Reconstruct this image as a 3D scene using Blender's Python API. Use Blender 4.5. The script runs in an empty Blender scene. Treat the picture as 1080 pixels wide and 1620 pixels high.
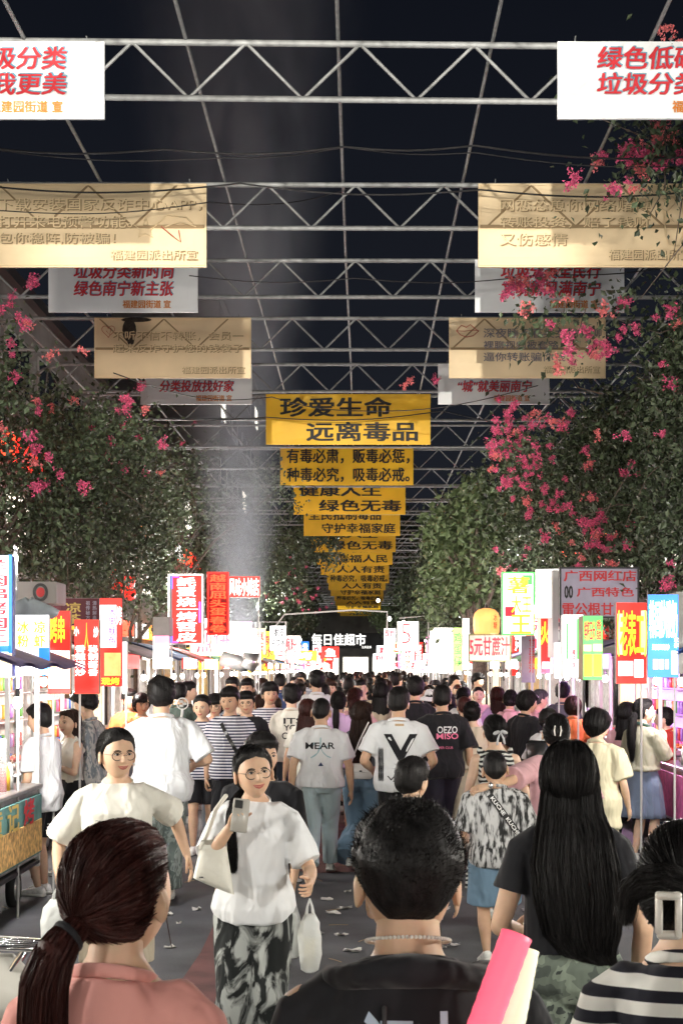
import bpy, math, random
import numpy as np
from mathutils import Vector, Matrix
from mathutils.bvhtree import BVHTree

# ---------------------------------------------------------------- camera, world, exposure
C = bpy.context.scene
F, VX, VY, EYE = 2250.0, 572.0, 1058.0, 1.92          # focal length and vanishing point in photo pixels, eye height in m
cam_d = bpy.data.cameras.new('camera'); cam = bpy.data.objects.new('camera', cam_d); C.collection.objects.link(cam)
cam.location = (0, 0, EYE); cam.rotation_euler = (math.radians(90), 0, 0)
cam_d.sensor_fit = 'VERTICAL'; cam_d.sensor_height = 36; cam_d.lens = 50
cam_d.shift_x = (540 - VX) / 1620; cam_d.shift_y = (VY - 810) / 1620
cam_d.clip_start = 0.1; cam_d.clip_end = 900
C.camera = cam
cam_d.dof.use_dof = True; cam_d.dof.focus_distance = 10.5; cam_d.dof.aperture_fstop = 18.0
W = bpy.data.worlds.new('World'); C.world = W; W.use_nodes = True
wn = W.node_tree.nodes; wl = W.node_tree.links
bg = wn['Background']
wc = wn.new('ShaderNodeTexCoord'); ws = wn.new('ShaderNodeSeparateXYZ'); wr = wn.new('ShaderNodeValToRGB')
wl.new(wc.outputs['Generated'], ws.inputs[0]); wl.new(ws.outputs[2], wr.inputs[0]); wl.new(wr.outputs[0], bg.inputs[0])
wr.color_ramp.elements[0].color = (.0075, .0085, .0115, 1); wr.color_ramp.elements[0].position = 0.0
wr.color_ramp.elements[1].color = (.0024, .0030, .0050, 1); wr.color_ramp.elements[1].position = 0.45
bg.inputs[1].default_value = 1.0
C.view_settings.view_transform = 'Standard'; C.view_settings.look = 'None'
C.view_settings.exposure = 1.0; C.view_settings.gamma = 1.0
C.view_settings.use_curve_mapping = False
C.cycles.use_denoising = True; C.cycles.use_light_tree = True
C.cycles.max_bounces = 5; C.cycles.diffuse_bounces = 3; C.cycles.glossy_bounces = 2; C.cycles.transmission_bounces = 4
C.cycles.volume_bounces = 0; C.cycles.transparent_max_bounces = 8; C.cycles.sample_clamp_indirect = 4.0
C.cycles.caustics_reflective = False; C.cycles.caustics_refractive = False
C.cycles.volume_step_rate = 1.0; C.cycles.volume_max_steps = 96

R = random.Random(7); NR = np.random.default_rng(7)
rad = math.radians
def X(px, d): return (px - VX) / F * d                  # photo column at street distance d -> metres
def Z(py, d): return EYE + (VY - py) / F * d

# ---------------------------------------------------------------- materials
MATS = {}
def nodes(m): return m.node_tree.nodes, m.node_tree.links
def mat(name, col, rough=.7, metal=0, noise=.0, nscale=8, bump=0, bscale=40, spec=None, sub=0, trans=0, alpha=1, sheen=0, stretch=None, island=0):
    if name in MATS: return MATS[name]
    m = bpy.data.materials.new(name); m.use_nodes = True; MATS[name] = m
    n, l = nodes(m); p = n['Principled BSDF']
    p.inputs['Base Color'].default_value = (*col, 1); p.inputs['Roughness'].default_value = rough; p.inputs['Metallic'].default_value = metal
    if spec is not None: p.inputs['Specular IOR Level'].default_value = spec
    if sub:
        p.inputs['Subsurface Weight'].default_value = sub; p.inputs['Subsurface Radius'].default_value = (.9, .3, .15); p.inputs['Subsurface Scale'].default_value = .02
    if trans: p.inputs['Transmission Weight'].default_value = trans; p.inputs['IOR'].default_value = 1.1
    if alpha < 1: p.inputs['Alpha'].default_value = alpha
    if sheen: p.inputs['Sheen Weight'].default_value = sheen
    tc = n.new('ShaderNodeTexCoord'); mp = n.new('ShaderNodeMapping'); l.new(tc.outputs['Object'], mp.inputs[0])
    if stretch: mp.inputs['Scale'].default_value = stretch
    if noise or island:
        mx = n.new('ShaderNodeMix'); mx.data_type = 'RGBA'; mx.blend_type = 'MULTIPLY'; mx.inputs[0].default_value = 1
        mx.inputs[6].default_value = (*col, 1)
        r = n.new('ShaderNodeValToRGB'); amt = max(noise, island)
        r.color_ramp.elements[0].color = (1 - amt,) * 3 + (1,); r.color_ramp.elements[1].color = (1 + amt,) * 3 + (1,)
        if island:
            g = n.new('ShaderNodeNewGeometry'); l.new(g.outputs['Random Per Island'], r.inputs[0])
        else:
            t = n.new('ShaderNodeTexNoise'); t.inputs['Scale'].default_value = nscale; t.inputs['Detail'].default_value = 5
            l.new(mp.outputs[0], t.inputs[0]); r.color_ramp.elements[0].position = .3; r.color_ramp.elements[1].position = .7
            l.new(t.outputs[0], r.inputs[0])
        l.new(r.outputs[0], mx.inputs[7]); l.new(mx.outputs[2], p.inputs['Base Color'])
    if bump:
        t = n.new('ShaderNodeTexNoise'); t.inputs['Scale'].default_value = bscale; t.inputs['Detail'].default_value = 4
        b = n.new('ShaderNodeBump'); b.inputs['Strength'].default_value = bump; b.inputs['Distance'].default_value = .02
        l.new(mp.outputs[0], t.inputs[0]); l.new(t.outputs[0], b.inputs['Height']); l.new(b.outputs[0], p.inputs['Normal'])
    return m
def emis(name, col, strength, noise=0, nscale=6, base=None):
    if name in MATS: return MATS[name]
    m = mat(name, base or col, .5); n, l = nodes(m); p = n['Principled BSDF']
    p.inputs['Emission Color'].default_value = (*col, 1); p.inputs['Emission Strength'].default_value = strength
    if noise:
        t = n.new('ShaderNodeTexNoise'); t.inputs['Scale'].default_value = nscale; t.inputs['Detail'].default_value = 3
        tc = n['Texture Coordinate']; l.new(tc.outputs['Object'], t.inputs[0])
        mx = n.new('ShaderNodeMath'); mx.operation = 'MULTIPLY_ADD'; l.new(t.outputs[0], mx.inputs[0])
        mx.inputs[1].default_value = strength * noise * 2; mx.inputs[2].default_value = strength * (1 - noise)
        l.new(mx.outputs[0], p.inputs['Emission Strength'])
    return m
def cloth(name, col, pattern=None, col2=(0, 0, 0), scale=1, rough=.85, bump=.35):
    """woven cloth: soft folds as bump, an optional two-colour print"""
    if name in MATS: return MATS[name]
    m = mat(name, col, rough, sheen=.1, spec=.25); n, l = nodes(m); p = n['Principled BSDF']
    tc = n['Texture Coordinate']
    t = n.new('ShaderNodeTexNoise'); t.inputs['Scale'].default_value = 7; t.inputs['Detail'].default_value = 2; t.inputs['Distortion'].default_value = .5
    mp = n.new('ShaderNodeMapping'); mp.inputs['Scale'].default_value = (1.3, 1.3, .55); l.new(tc.outputs['Object'], mp.inputs[0]); l.new(mp.outputs[0], t.inputs[0])
    b = n.new('ShaderNodeBump'); b.inputs['Strength'].default_value = min(1, bump * 1.6); b.inputs['Distance'].default_value = .08
    l.new(t.outputs[0], b.inputs['Height']); l.new(b.outputs[0], p.inputs['Normal'])
    if pattern:
        mx = n.new('ShaderNodeMix'); mx.data_type = 'RGBA'; mx.inputs[6].default_value = (*col, 1); mx.inputs[7].default_value = (*col2, 1)
        r = n.new('ShaderNodeValToRGB'); e = r.color_ramp.elements
        if pattern == 'stripe':
            w = n.new('ShaderNodeTexWave'); w.bands_direction = 'Z'; w.inputs['Scale'].default_value = scale; w.inputs['Distortion'].default_value = .15
            e[0].position = .50; e[1].position = .58
        elif pattern == 'camo':
            w = n.new('ShaderNodeTexNoise'); w.inputs['Scale'].default_value = scale; w.inputs['Detail'].default_value = 2.5; w.inputs['Distortion'].default_value = .6
            r.color_ramp.interpolation = 'CONSTANT'; e[0].position = 0; e[1].position = .44
            x = r.color_ramp.elements.new(.52); x.color = (.5,) * 3 + (1,); x = r.color_ramp.elements.new(.62); x.color = (.15,) * 3 + (1,)
        elif pattern == 'blotch':
            w = n.new('ShaderNodeTexNoise'); w.inputs['Scale'].default_value = scale; w.inputs['Detail'].default_value = 4; w.inputs['Distortion'].default_value = 1.5
            mp2 = n.new('ShaderNodeMapping'); mp2.inputs['Scale'].default_value = (1.5, 1.5, .7); l.new(tc.outputs['Object'], mp2.inputs[0]); l.new(mp2.outputs[0], w.inputs[0])
            e[0].position = .47; e[1].position = .56
        elif pattern == 'brush':
            w = n.new('ShaderNodeTexNoise'); w.inputs['Scale'].default_value = scale; w.inputs['Detail'].default_value = 3
            mp2 = n.new('ShaderNodeMapping'); mp2.inputs['Scale'].default_value = (2.6, 2.6, .7); mp2.inputs['Rotation'].default_value = (0, .35, 0)
            l.new(tc.outputs['Object'], mp2.inputs[0]); l.new(mp2.outputs[0], w.inputs[0]); e[0].position = .44; e[1].position = .60
        elif pattern == 'leaf':
            w = n.new('ShaderNodeTexWave'); w.wave_type = 'RINGS'; w.inputs['Scale'].default_value = scale; w.inputs['Distortion'].default_value = 7; w.inputs['Detail Scale'].default_value = .8
            e[0].position = .45; e[1].position = .55
        if not w.inputs[0].is_linked: l.new(tc.outputs['Object'], w.inputs[0])
        l.new(w.outputs[1] if pattern not in ('stripe', 'leaf') and False else w.outputs['Fac'] if 'Fac' in w.outputs else w.outputs[0], r.inputs[0])
        l.new(r.outputs[0], mx.inputs[0]); l.new(mx.outputs[2], p.inputs['Base Color'])
    return m
def skin(tone=0):
    cols = [(.62, .40, .27), (.55, .34, .22), (.68, .46, .33), (.47, .28, .18)]
    m = mat('skin_%d' % tone, cols[tone % 4], .5, noise=.07, nscale=20, sub=.12, spec=.35)
    return m
def hairmat(name, col, rough=.5):
    if name in MATS: return MATS[name]
    m = mat(name, col, rough, noise=.55, nscale=55, bump=.25, bscale=90, stretch=(1, 1, .08), spec=.16)
    return m

# ---------------------------------------------------------------- mesh building
class MB:
    def __init__(s): s.v = []; s.f = []; s.m = []; s.n = 0
    def add(s, v, f, mi=0):
        v = np.asarray(v, float).reshape(-1, 3); s.v.append(v)
        o = s.n; s.f += [tuple(i + o for i in q) for q in f]; s.m += [mi] * len(f); s.n += len(v)
    def box(s, c, size, mi=0, rot=None):
        h = np.array(size) / 2; v = np.array([[x, y, z] for x in (-1, 1) for y in (-1, 1) for z in (-1, 1)]) * h
        if rot is not None: v = v @ np.array(rot).T
        s.add(v + np.array(c), [(0, 1, 3, 2), (4, 6, 7, 5), (0, 4, 5, 1), (2, 3, 7, 6), (0, 2, 6, 4), (1, 5, 7, 3)], mi)
    def bbox(s, c, size, b=.01, mi=0):
        """box with chamfered vertical and horizontal edges"""
        x, y, z = np.array(size) / 2; b = min(b, x * .9, y * .9, z * .9); rings = []
        for (dz, k) in ((-z, b), (-z + b, 0), (z - b, 0), (z, b)):
            X_, Y_ = x - k, y - k
            rings.append([(X_ - b, -Y_, dz), (X_, -Y_ + b, dz), (X_, Y_ - b, dz), (X_ - b, Y_, dz), (-X_ + b, Y_, dz), (-X_, Y_ - b, dz), (-X_, -Y_ + b, dz), (-X_ + b, -Y_, dz)])
        s.loft(np.array(rings) + np.array(c), mi)
    def loft(s, rings, mi=0, caps=True, closed=True):
        rings = np.asarray(rings, float); K, N = rings.shape[:2]; f = []
        for k in range(K - 1):
            for i in range(N if closed else N - 1):
                j = (i + 1) % N; f.append((k * N + i, k * N + j, (k + 1) * N + j, (k + 1) * N + i))
        v = rings.reshape(-1, 3)
        if caps and closed:
            v = np.vstack([v, rings[0].mean(0), rings[-1].mean(0)]); a = K * N
            for i in range(N):
                j = (i + 1) % N; f.append((a, j, i)); f.append((a + 1, (K - 1) * N + i, (K - 1) * N + j))
        s.add(v, f, mi)
    def tube(s, path, r, n=8, mi=0, ref=(0, 1, 0.01), round_=True, flat=1.0):
        path = np.asarray(path, float); K = len(path); r = np.ones(K) * r if np.isscalar(r) else np.asarray(r, float)
        t = np.gradient(path, axis=0); t /= np.linalg.norm(t, axis=1)[:, None] + 1e-9
        if round_:
            path = np.vstack([path[0] - t[0] * r[0] * .8, path[0] - t[0] * r[0] * .45, path, path[-1] + t[-1] * r[-1] * .45, path[-1] + t[-1] * r[-1] * .8])
            t = np.vstack([t[0], t[0], t, t[-1], t[-1]]); r = np.concatenate([[r[0] * .35, r[0] * .8], r, [r[-1] * .8, r[-1] * .35]])
        ref = np.array(ref, float); rings = []; a = np.linspace(0, 2 * math.pi, n, endpoint=False)
        for p, tt, rr in zip(path, t, r):
            u = ref - tt * (ref @ tt)
            if np.linalg.norm(u) < 1e-3: u = np.cross(tt, (1, 0, 0))
            u /= np.linalg.norm(u); w = np.cross(tt, u)
            rings.append(p + rr * (np.cos(a)[:, None] * u * flat + np.sin(a)[:, None] * w))
        s.loft(rings, mi)
    def ell(s, c, r, n=12, m=8, mi=0, rot=None):
        rings = []
        for k in range(1, m):
            e = -math.pi / 2 + math.pi * k / m; a = np.linspace(0, 2 * math.pi, n, endpoint=False)
            rings.append(np.stack([r[0] * np.cos(a) * math.cos(e), r[1] * np.sin(a) * math.cos(e), np.full(n, r[2] * math.sin(e))], 1))
        rings = np.array(rings)
        if rot is not None: rings = rings @ np.array(rot).T
        s.loft(rings + np.array(c), mi)
    def mesh(s, name, mats, smooth=True):
        me = bpy.data.meshes.new(name); me.from_pydata(np.vstack(s.v).tolist(), [], s.f)
        for m in (mats if isinstance(mats, (list, tuple)) else [mats]): me.materials.append(m)
        if any(s.m): me.polygons.foreach_set('material_index', s.m)
        me.polygons.foreach_set('use_smooth', [smooth] * len(me.polygons)); me.update()
        return me
    def obj(s, name, mats, parent=None, smooth=False, **kw): return put(name, s.mesh(name, mats, smooth), parent, **kw)
def put(name, me, parent=None, loc=None, rotz=None, **kw):
    o = bpy.data.objects.new(name, me); C.collection.objects.link(o)
    if parent is not None: o.parent = parent
    if loc is not None: o.location = loc
    if rotz is not None: o.rotation_euler.z = rotz
    for k, v in kw.items(): o[k] = v
    return o
def thing(name, label, cat, loc=(0, 0, 0), rotz=0, group=None):
    o = bpy.data.objects.new(name, None); C.collection.objects.link(o); o.empty_display_size = .1
    o.location = loc; o.rotation_euler.z = rotz; o['label'] = label; o['category'] = cat
    if group: o['group'] = group
    return o
def tag(o, label, cat, group=None):
    o['label'] = label; o['category'] = cat
    if group: o['group'] = group
    return o
def rawmesh(name, v, f, mats, smooth=False, mi=None):
    """fast mesh from numpy arrays, all faces with the same corner count"""
    v = np.asarray(v, np.float32); f = np.asarray(f, np.int32); k = f.shape[1]
    me = bpy.data.meshes.new(name); me.vertices.add(len(v)); me.vertices.foreach_set('co', v.ravel())
    me.loops.add(f.size); me.loops.foreach_set('vertex_index', f.ravel())
    me.polygons.add(len(f)); me.polygons.foreach_set('loop_start', np.arange(len(f), dtype=np.int32) * k)
    me.polygons.foreach_set('use_smooth', [smooth] * len(f))
    for m in (mats if isinstance(mats, (list, tuple)) else [mats]): me.materials.append(m)
    if mi is not None: me.polygons.foreach_set('material_index', mi)
    me.update(calc_edges=True); me.validate(); return me

TMP = bpy.data.scenes.new('workbench')
def remesh(mb, voxel, smooth, mats, name):
    me = mb.mesh(name, mats); o = bpy.data.objects.new('t', me); TMP.collection.objects.link(o)
    m = o.modifiers.new('r', 'REMESH'); m.mode = 'VOXEL'; m.voxel_size = voxel; m.use_smooth_shade = True
    if smooth: q = o.modifiers.new('s', 'SMOOTH'); q.factor = .5; q.iterations = smooth
    vl = TMP.view_layers[0]; vl.update(); dg = vl.depsgraph
    r = bpy.data.meshes.new_from_object(o.evaluated_get(dg)); r.name = name
    bpy.data.objects.remove(o); bpy.data.meshes.remove(me)
    if not r.materials:
        for m in (mats if isinstance(mats, (list, tuple)) else [mats]): r.materials.append(m)
    r.polygons.foreach_set('use_smooth', [True] * len(r.polygons))
    return r
def getco(me):
    a = np.empty(len(me.vertices) * 3, np.float32); me.vertices.foreach_get('co', a); return a.reshape(-1, 3)
def getno(me):
    a = np.empty(len(me.vertices) * 3, np.float32); me.vertex_normals.foreach_get('vector', a); return a.reshape(-1, 3)
def wrinkle(me, amp, seed=0, vertical=0.):
    """cloth folds: a few broad soft ridges with bent crests, stronger towards the hem"""
    p = getco(me).astype(float); n = getno(me); rs = np.random.RandomState(seed); d = np.zeros(len(p))
    q = p + np.sin(p[:, [1, 2, 0]] * 7 + rs.rand(3) * 6) * .05 + np.sin(p[:, [2, 0, 1]] * 12 + rs.rand(3) * 6) * .015
    hemk = 1.25 - .6 * SM_(p[:, 2].min(), p[:, 2].max(), p[:, 2])
    for i in range(5):
        k = rs.randn(3); k[2] *= (.2 if vertical else .55); k /= np.linalg.norm(k); fr = rs.uniform(7, 19)
        m = .5 + .5 * np.sin(q @ rs.randn(3) * 6 + rs.rand() * 6)
        d += m * m * (1 - np.abs(np.sin(q @ k * fr + rs.rand() * 6))) ** 1.4 * rs.uniform(.5, 1.1)
    p += n * ((d - d.mean()) * amp * 2.0 * hemk)[:, None]
    me.vertices.foreach_set('co', p.astype(np.float32).ravel()); me.update()
def SM_(a, b, x): t = np.clip((x - a) / (b - a), 0, 1); return t * t * (3 - 2 * t)

# lettering: Blender's built-in font turned to mesh and fitted into a rectangle of a board
TX = {}
def textmesh(s, bold=.02, res=2):
    k = (s, bold, res)
    if k not in TX:
        cu = bpy.data.curves.new('t', 'FONT'); cu.body = s; cu.resolution_u = res; cu.offset = bold; cu.fill_mode = 'FRONT'; cu.size = 1
        o = bpy.data.objects.new('t', cu); TMP.collection.objects.link(o); TMP.view_layers[0].update()
        me = bpy.data.meshes.new_from_object(o.evaluated_get(TMP.view_layers[0].depsgraph)); co = getco(me).copy()
        fs = [tuple(p.vertices) for p in me.polygons]; bpy.data.objects.remove(o); bpy.data.meshes.remove(me)
        TX[k] = (co, fs)
    return TX[k]
def lettering(s, rect, m, parent, y=-.004, bold=.012, vertical=False, name='lettering', slant=0, stretchfit=True, relief=False):
    """rect = x0,x1,z0,z1 on the parent's local XZ plane, reading from -Y"""
    fat = bold if any(ord(c) > 255 for c in s) else 0; bold = 0 if fat else bold
    x0, x1, z0, z1 = rect; mb = MB(); items = []
    if vertical:
        n = len(s); h = (z1 - z0) / n
        for i, ch in enumerate(s):
            if ch != ' ': items.append((ch, (x0, x1, z1 - (i + 1) * h + h * .06, z1 - i * h - h * .06)))
    else: items = [(s, rect)]
    for t, (a, b, c, d) in items:
        co, fs = textmesh(t, bold)
        if not len(co): continue
        mn, mx = co.min(0), co.max(0); sx = (b - a) / max(mx[0] - mn[0], 1e-6); sz = (d - c) / max(mx[1] - mn[1], 1e-6)
        if not stretchfit: sx = sz = min(sx, sz)
        u = (co[:, 0] - mn[0]) * sx; v = (co[:, 1] - mn[1]) * sz
        P = np.stack([a + u + slant * v, np.full(len(u), y), c + v], 1); mb.add(P, [q for q in fs])
        if fat > .004:                                     # heavier strokes: the same glyph again, shifted a hair to each side
            g = min(fat, .035) * .75
            for i_, (gx, gz) in enumerate(((1, .6), (-1, -.6), (-1, .6), (1, -.6))): mb.add(P + np.array([gx * g * sx, -.0004 * (i_ + 1), gz * g * sz]), [q for q in fs])
    if not mb.v: return None
    return mb.obj(name, m, parent)
# ---------------------------------------------------------------- people
SM = lambda a, b, x: (lambda t: t * t * (3 - 2 * t))(np.clip((x - a) / (b - a), 0, 1))
HA, HB, HC = .076, .097, .116                            # half width, depth, height of a head 0.23 m high
def head_surface(dx, dy, dz, fem=0, face=1.):
    n = 2.25; r = (np.abs(dx / HA) ** n + np.abs(dy / HB) ** n + np.abs(dz / HC) ** n) ** (-1 / n)
    x, y, z = dx * r, dy * r, dz * r; t = np.clip(-z / HC, 0, 1)
    x = x * (1 - (.36 if fem else .28) * t ** 1.7); y = np.where(y < 0, y * (1 - .5 * SM(.15, .9, t)), y * (1 - .06 * t))
    w = SM(.02, .06, y) * face; g = lambda x0, sx, z0, sz: np.exp(-((np.abs(x) - x0) / sx) ** 2 - ((z - z0) / sz) ** 2)
    y = y - w * .006 * SM(.0, .05, z)                       # flatter forehead
    nz = SM(.022, -.022, z) * SM(-.045, -.030, z) * .9 + .1 * g(0, .02, 0, .02)
    y = y + w * (.021 * np.exp(-(x / .0095) ** 2) * nz + .007 * g(.010, .007, -.030, .008))
    y = y + w * (-.0085 * g(.031, .015, .004, .012) + .003 * g(.026, .022, .026, .008) + .004 * g(.040, .018, -.028, .018))
    y = y + w * (.0065 * g(0, .019, -.053, .006) + .0065 * g(0, .017, -.066, .006) - .004 * g(0, .02, -.0595, .0025) + .007 * g(0, .018, -.098, .014))
    return x, y, z
def head_grid(na, ne):
    u = np.linspace(-1, 1, na, endpoint=False); az = math.pi * (np.sign(u) * np.abs(u) ** 1.35)      # finer towards the face
    el = np.linspace(-math.pi / 2, math.pi / 2, ne + 2)[1:-1]
    A, E = np.meshgrid(az, el); return A, E, np.sin(A) * np.cos(E), np.cos(A) * np.cos(E), np.sin(E)
def face_point(x, z, fem, off=0.):
    """point on the front of the face at local x, z"""
    ys = []; lo, hi = 0., math.pi / 2
    dx, dz = x, z
    for _ in range(12):                                   # find the direction whose surface point lands on x, z
        dy = math.sqrt(max(1e-6, HB * HB * max(.02, 1 - (dx / HA) ** 2 - (dz / HC) ** 2)))
        L = math.sqrt(dx * dx + dy * dy + dz * dz); a, b, c = head_surface(np.array(dx / L), np.array(dy / L), np.array(dz / L), fem)
        dx += (x - float(a)) * .8; dz += (z - float(c)) * .8
    return np.array([x, float(b) + off, z])
HL_AZ = np.radians([0, 35, 60, 78, 95, 120, 180])
def hairline(A, kind):
    z = {'m': [.060, .052, .042, .0, -.03, -.055, -.085], 'fade': [.058, .054, .052, .050, .035, -.030, -.088], 'f': [.084, .070, .046, .01, -.02, -.07, -.10], 'bangs': [.030, .034, .03, -.03, -.05, -.08, -.11]}[kind]
    return np.interp(np.abs(A), HL_AZ, z)
def cap_points(dx, dy, dz, st, rs=None):
    A = np.arctan2(dx, dy); x, y, z = head_surface(dx, dy, dz, 0, 0.)
    hz = hairline(A, st['line']); m = z - hz
    th = st['side'] + (st['top'] - st['side']) * SM(st.get('zl', -.02), st.get('zh', .10), z)
    th = th + st.get('back', 0) * SM(.0, -.07, y) * SM(-.08, .02, z)
    ll = np.sqrt((x / HA ** 2) ** 2 + (y / HB ** 2) ** 2 + (z / HC ** 2) ** 2)
    nn = np.stack([x / HA ** 2, y / HB ** 2, z / HC ** 2], -1) / ll[..., None]
    k = th * SM(-.002, .02, m) - .006 * (1 - SM(-.006, .004, m))
    if rs is not None:
        ph = rs.rand(4) * 6; q = np.sin(dx * 9 + ph[0]) * np.sin(dy * 8 + ph[1]) + .6 * np.sin(dz * 15 + dx * 11 + ph[2]) + .4 * np.sin(A * 14 + ph[3])
        k = k * (1 + st.get('rough', .1) * q)
    return np.stack([x, y, z], -1) + nn * k[..., None], m
STY = {
 'short':  dict(line='m', top=.026, side=.011, back=.004, rough=.10),
 'buzz':   dict(line='fade', top=.012, side=.004, rough=.05),
 'fluffy': dict(line='m', top=.040, side=.020, back=.012, rough=.14),
 'fadetop': dict(line='fade', top=.028, side=.002, back=.002, rough=.08, zl=-.04, zh=.055),
 'bob':    dict(line='bangs', top=.022, side=.022, back=.012, rough=.06),
 'tied':   dict(line='f', top=.014, side=.010, back=.010, rough=.05),
 'long':   dict(line='f', top=.018, side=.016, back=.014, rough=.06),
}
def quads(K, N, closed=True):
    i = np.arange(N if closed else N - 1); j = (i + 1) % N
    return np.concatenate([np.stack([k * N + i, k * N + j, (k + 1) * N + j, (k + 1) * N + i], 1) for k in range(K - 1)])
def add_grid(mb, P, mi=0):
    """P rows from pole to pole"""
    K, N = P.shape[:2]; v = np.vstack([P.reshape(-1, 3), P[0].mean(0), P[-1].mean(0)]); f = [tuple(q) for q in quads(K, N)]
    a = K * N
    for i in range(N):
        j = (i + 1) % N; f.append((a, j, i)); f.append((a + 1, (K - 1) * N + i, (K - 1) * N + j))
    mb.add(v, f, mi)
def ribbons(paths, w, rs):
    """thin hair ribbons along polylines (N,K,3), tapering to the tip"""
    P = np.asarray(paths, float); N, K = P.shape[:2]; t = np.gradient(P, axis=1); t /= np.linalg.norm(t, axis=2)[..., None] + 1e-9
    r = rs.randn(N, 1, 3); s = np.cross(t, r); s /= np.linalg.norm(s, axis=2)[..., None] + 1e-9
    ww = w * (.6 + .8 * rs.rand(N, 1, 1)) * np.linspace(1, .25, K)[None, :, None] / 2
    v = np.stack([P - s * ww, P + s * ww], 2).reshape(-1, 3)
    b = (np.arange(N) * K * 2)[:, None] + (np.arange(K - 1) * 2)[None]; b = b.ravel()
    return v, np.stack([b, b + 1, b + 3, b + 2], 1)
def ik(S, T, l1, l2, hint):
    S, T, hint = map(lambda a: np.array(a, float), (S, T, hint)); d = T - S; D = np.linalg.norm(d)
    if D > (l1 + l2) * .995: T = S + d / D * (l1 + l2) * .995; d = T - S; D = np.linalg.norm(d)
    D = max(D, abs(l1 - l2) + .01); a = (l1 * l1 - l2 * l2 + D * D) / (2 * D); h = math.sqrt(max(l1 * l1 - a * a, 0)); u = d / D
    p = hint - u * (hint @ u); p /= np.linalg.norm(p) + 1e-9
    return S + u * a + p * h, T
def hand(mb, W_, d, palm, k, curl=.35, n=6, thumb=None):
    """palm, four jointed fingers and a thumb; W_ wrist, d finger direction, palm = direction the palm faces, k scale"""
    d = np.array(d, float); d /= np.linalg.norm(d); p = np.array(palm, float); p -= d * (p @ d); p /= np.linalg.norm(p) + 1e-9
    s = np.cross(p, d) * (1 if thumb is None else thumb)   # towards the thumb
    fr = lambda a, b, c: W_ + k * (d * a + s * b + p * c)
    rings = []
    for (a, w, t) in ((-.045, .021, .021), (-.015, .023, .020), (.01, .028, .019), (.035, .036, .017), (.07, .040, .015), (.092, .039, .012)):
        an = np.linspace(0, 2 * math.pi, 10, endpoint=False); rings.append([fr(a, math.copysign(abs(math.cos(x)) ** .7, math.cos(x)) * w, math.sin(x) * t) for x in an])
    mb.loft(rings)
    for b, L in ((.029, .070), (.010, .079), (-.010, .073), (-.028, .058)):
        pos = np.array([.088, b, 0.]); ang = curl * .5; pts = [fr(*(pos - (.015, 0, 0)))]
        pts.append(fr(*pos)); spread = b * 1.2
        for q, fl in enumerate((.45, .30, .25)):
            pos = pos + L * fl * np.array([math.cos(ang), spread * math.cos(ang), math.sin(ang)]); pts.append(fr(*pos)); ang += curl
        mb.tube(pts, np.array([.0090, .0092, .0084, .0076, .0062]) * k, n)
    pos = np.array([.022, .022, .004]); pts = [fr(*pos)]
    for q, (L, a) in enumerate(((.034, .75), (.030, .5), (.024, .3))):
        pos = pos + L * np.array([math.cos(a), math.sin(a), .25 + curl * .3]); pts.append(fr(*pos))
    mb.tube(pts, np.array([.014, .0115, .0095, .0072]) * k, n)
def torso(fem, fat, H):
    m = [(.465, .070, .058, -.004), (.50, .098, .070, -.006), (.54, .100, .070, -.008), (.58, .090, .062, -.004), (.63, .084, .058, 0), (.69, .092, .062, 0), (.74, .102, .066, 0), (.785, .100, .058, -.004), (.806, .076, .048, -.008), (.822, .052, .042, -.010), (.836, .036, .036, -.010)]
    f = [(.465, .070, .058, -.004), (.50, .100, .073, -.008), (.54, .100, .070, -.010), (.58, .084, .058, -.004), (.63, .074, .052, 0), (.69, .081, .058, .004), (.735, .090, .064, .006), (.78, .088, .052, -.002), (.802, .068, .044, -.008), (.820, .044, .037, -.010), (.834, .032, .032, -.010)]
    return [(z * H, a * H * fat, b * H * fat, c * H) for z, a, b, c in (f if fem else m)]
def ring(cx, cy, z, a, b, n, pw=2.4):
    t = np.linspace(0, 2 * math.pi, n, endpoint=False); c, s = np.cos(t), np.sin(t)
    return np.stack([cx + a * np.sign(c) * np.abs(c) ** (2 / pw), cy + b * np.sign(s) * np.abs(s) ** (2 / pw), np.full(n, z)], 1)
SHOE = {}
def shoe_mesh(style, fs):
    """foot along +Y from the ankle, sole on z=0"""
    key = (style, round(fs, 2))
    if key in SHOE: return SHOE[key]
    mb = MB(); st = [(-.075, .026, .045), (-.06, .034, .075), (-.02, .036, .085), (.03, .040, .070), (.08, .046, .055), (.13, .047, .045), (.165, .036, .035), (.18, .018, .022)]
    rings = [[(w * math.copysign(abs(math.cos(t)) ** .8, math.cos(t)), y, h / 2 + .008 + h / 2 * math.sin(t)) for t in np.linspace(0, 2 * math.pi, 12, endpoint=False)] for y, w, h in st]
    mb.loft(np.array(rings) * fs); up = mb.mesh('shoe', MATS['shoe_' + style], True)
    mb = MB(); rings = [[(w * 1.08 * math.copysign(abs(math.cos(t)) ** .5, math.cos(t)), y * 1.03, .011 + .011 * math.copysign(abs(math.sin(t)) ** .4, math.sin(t))) for t in np.linspace(0, 2 * math.pi, 12, endpoint=False)] for y, w, h in st]
    mb.loft(np.array(rings) * fs); so = mb.mesh('sole', MATS['sole_white' if style not in ('black', 'lime') else 'sole_' + style], True)
    SHOE[key] = (up, so); return SHOE[key]
for nm, c in dict(white=(.75, .75, .72), black=(.02, .02, .022), lime=(.55, .68, .06), brown=(.10, .07, .05), grey=(.3, .3, .3)).items():
    mat('shoe_' + nm, c, .6, noise=.2, nscale=30)
mat('sole_white', (.7, .7, .66), .6); mat('sole_black', (.015, .015, .015), .6); mat('sole_lime', (.50, .62, .05), .5)
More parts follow.
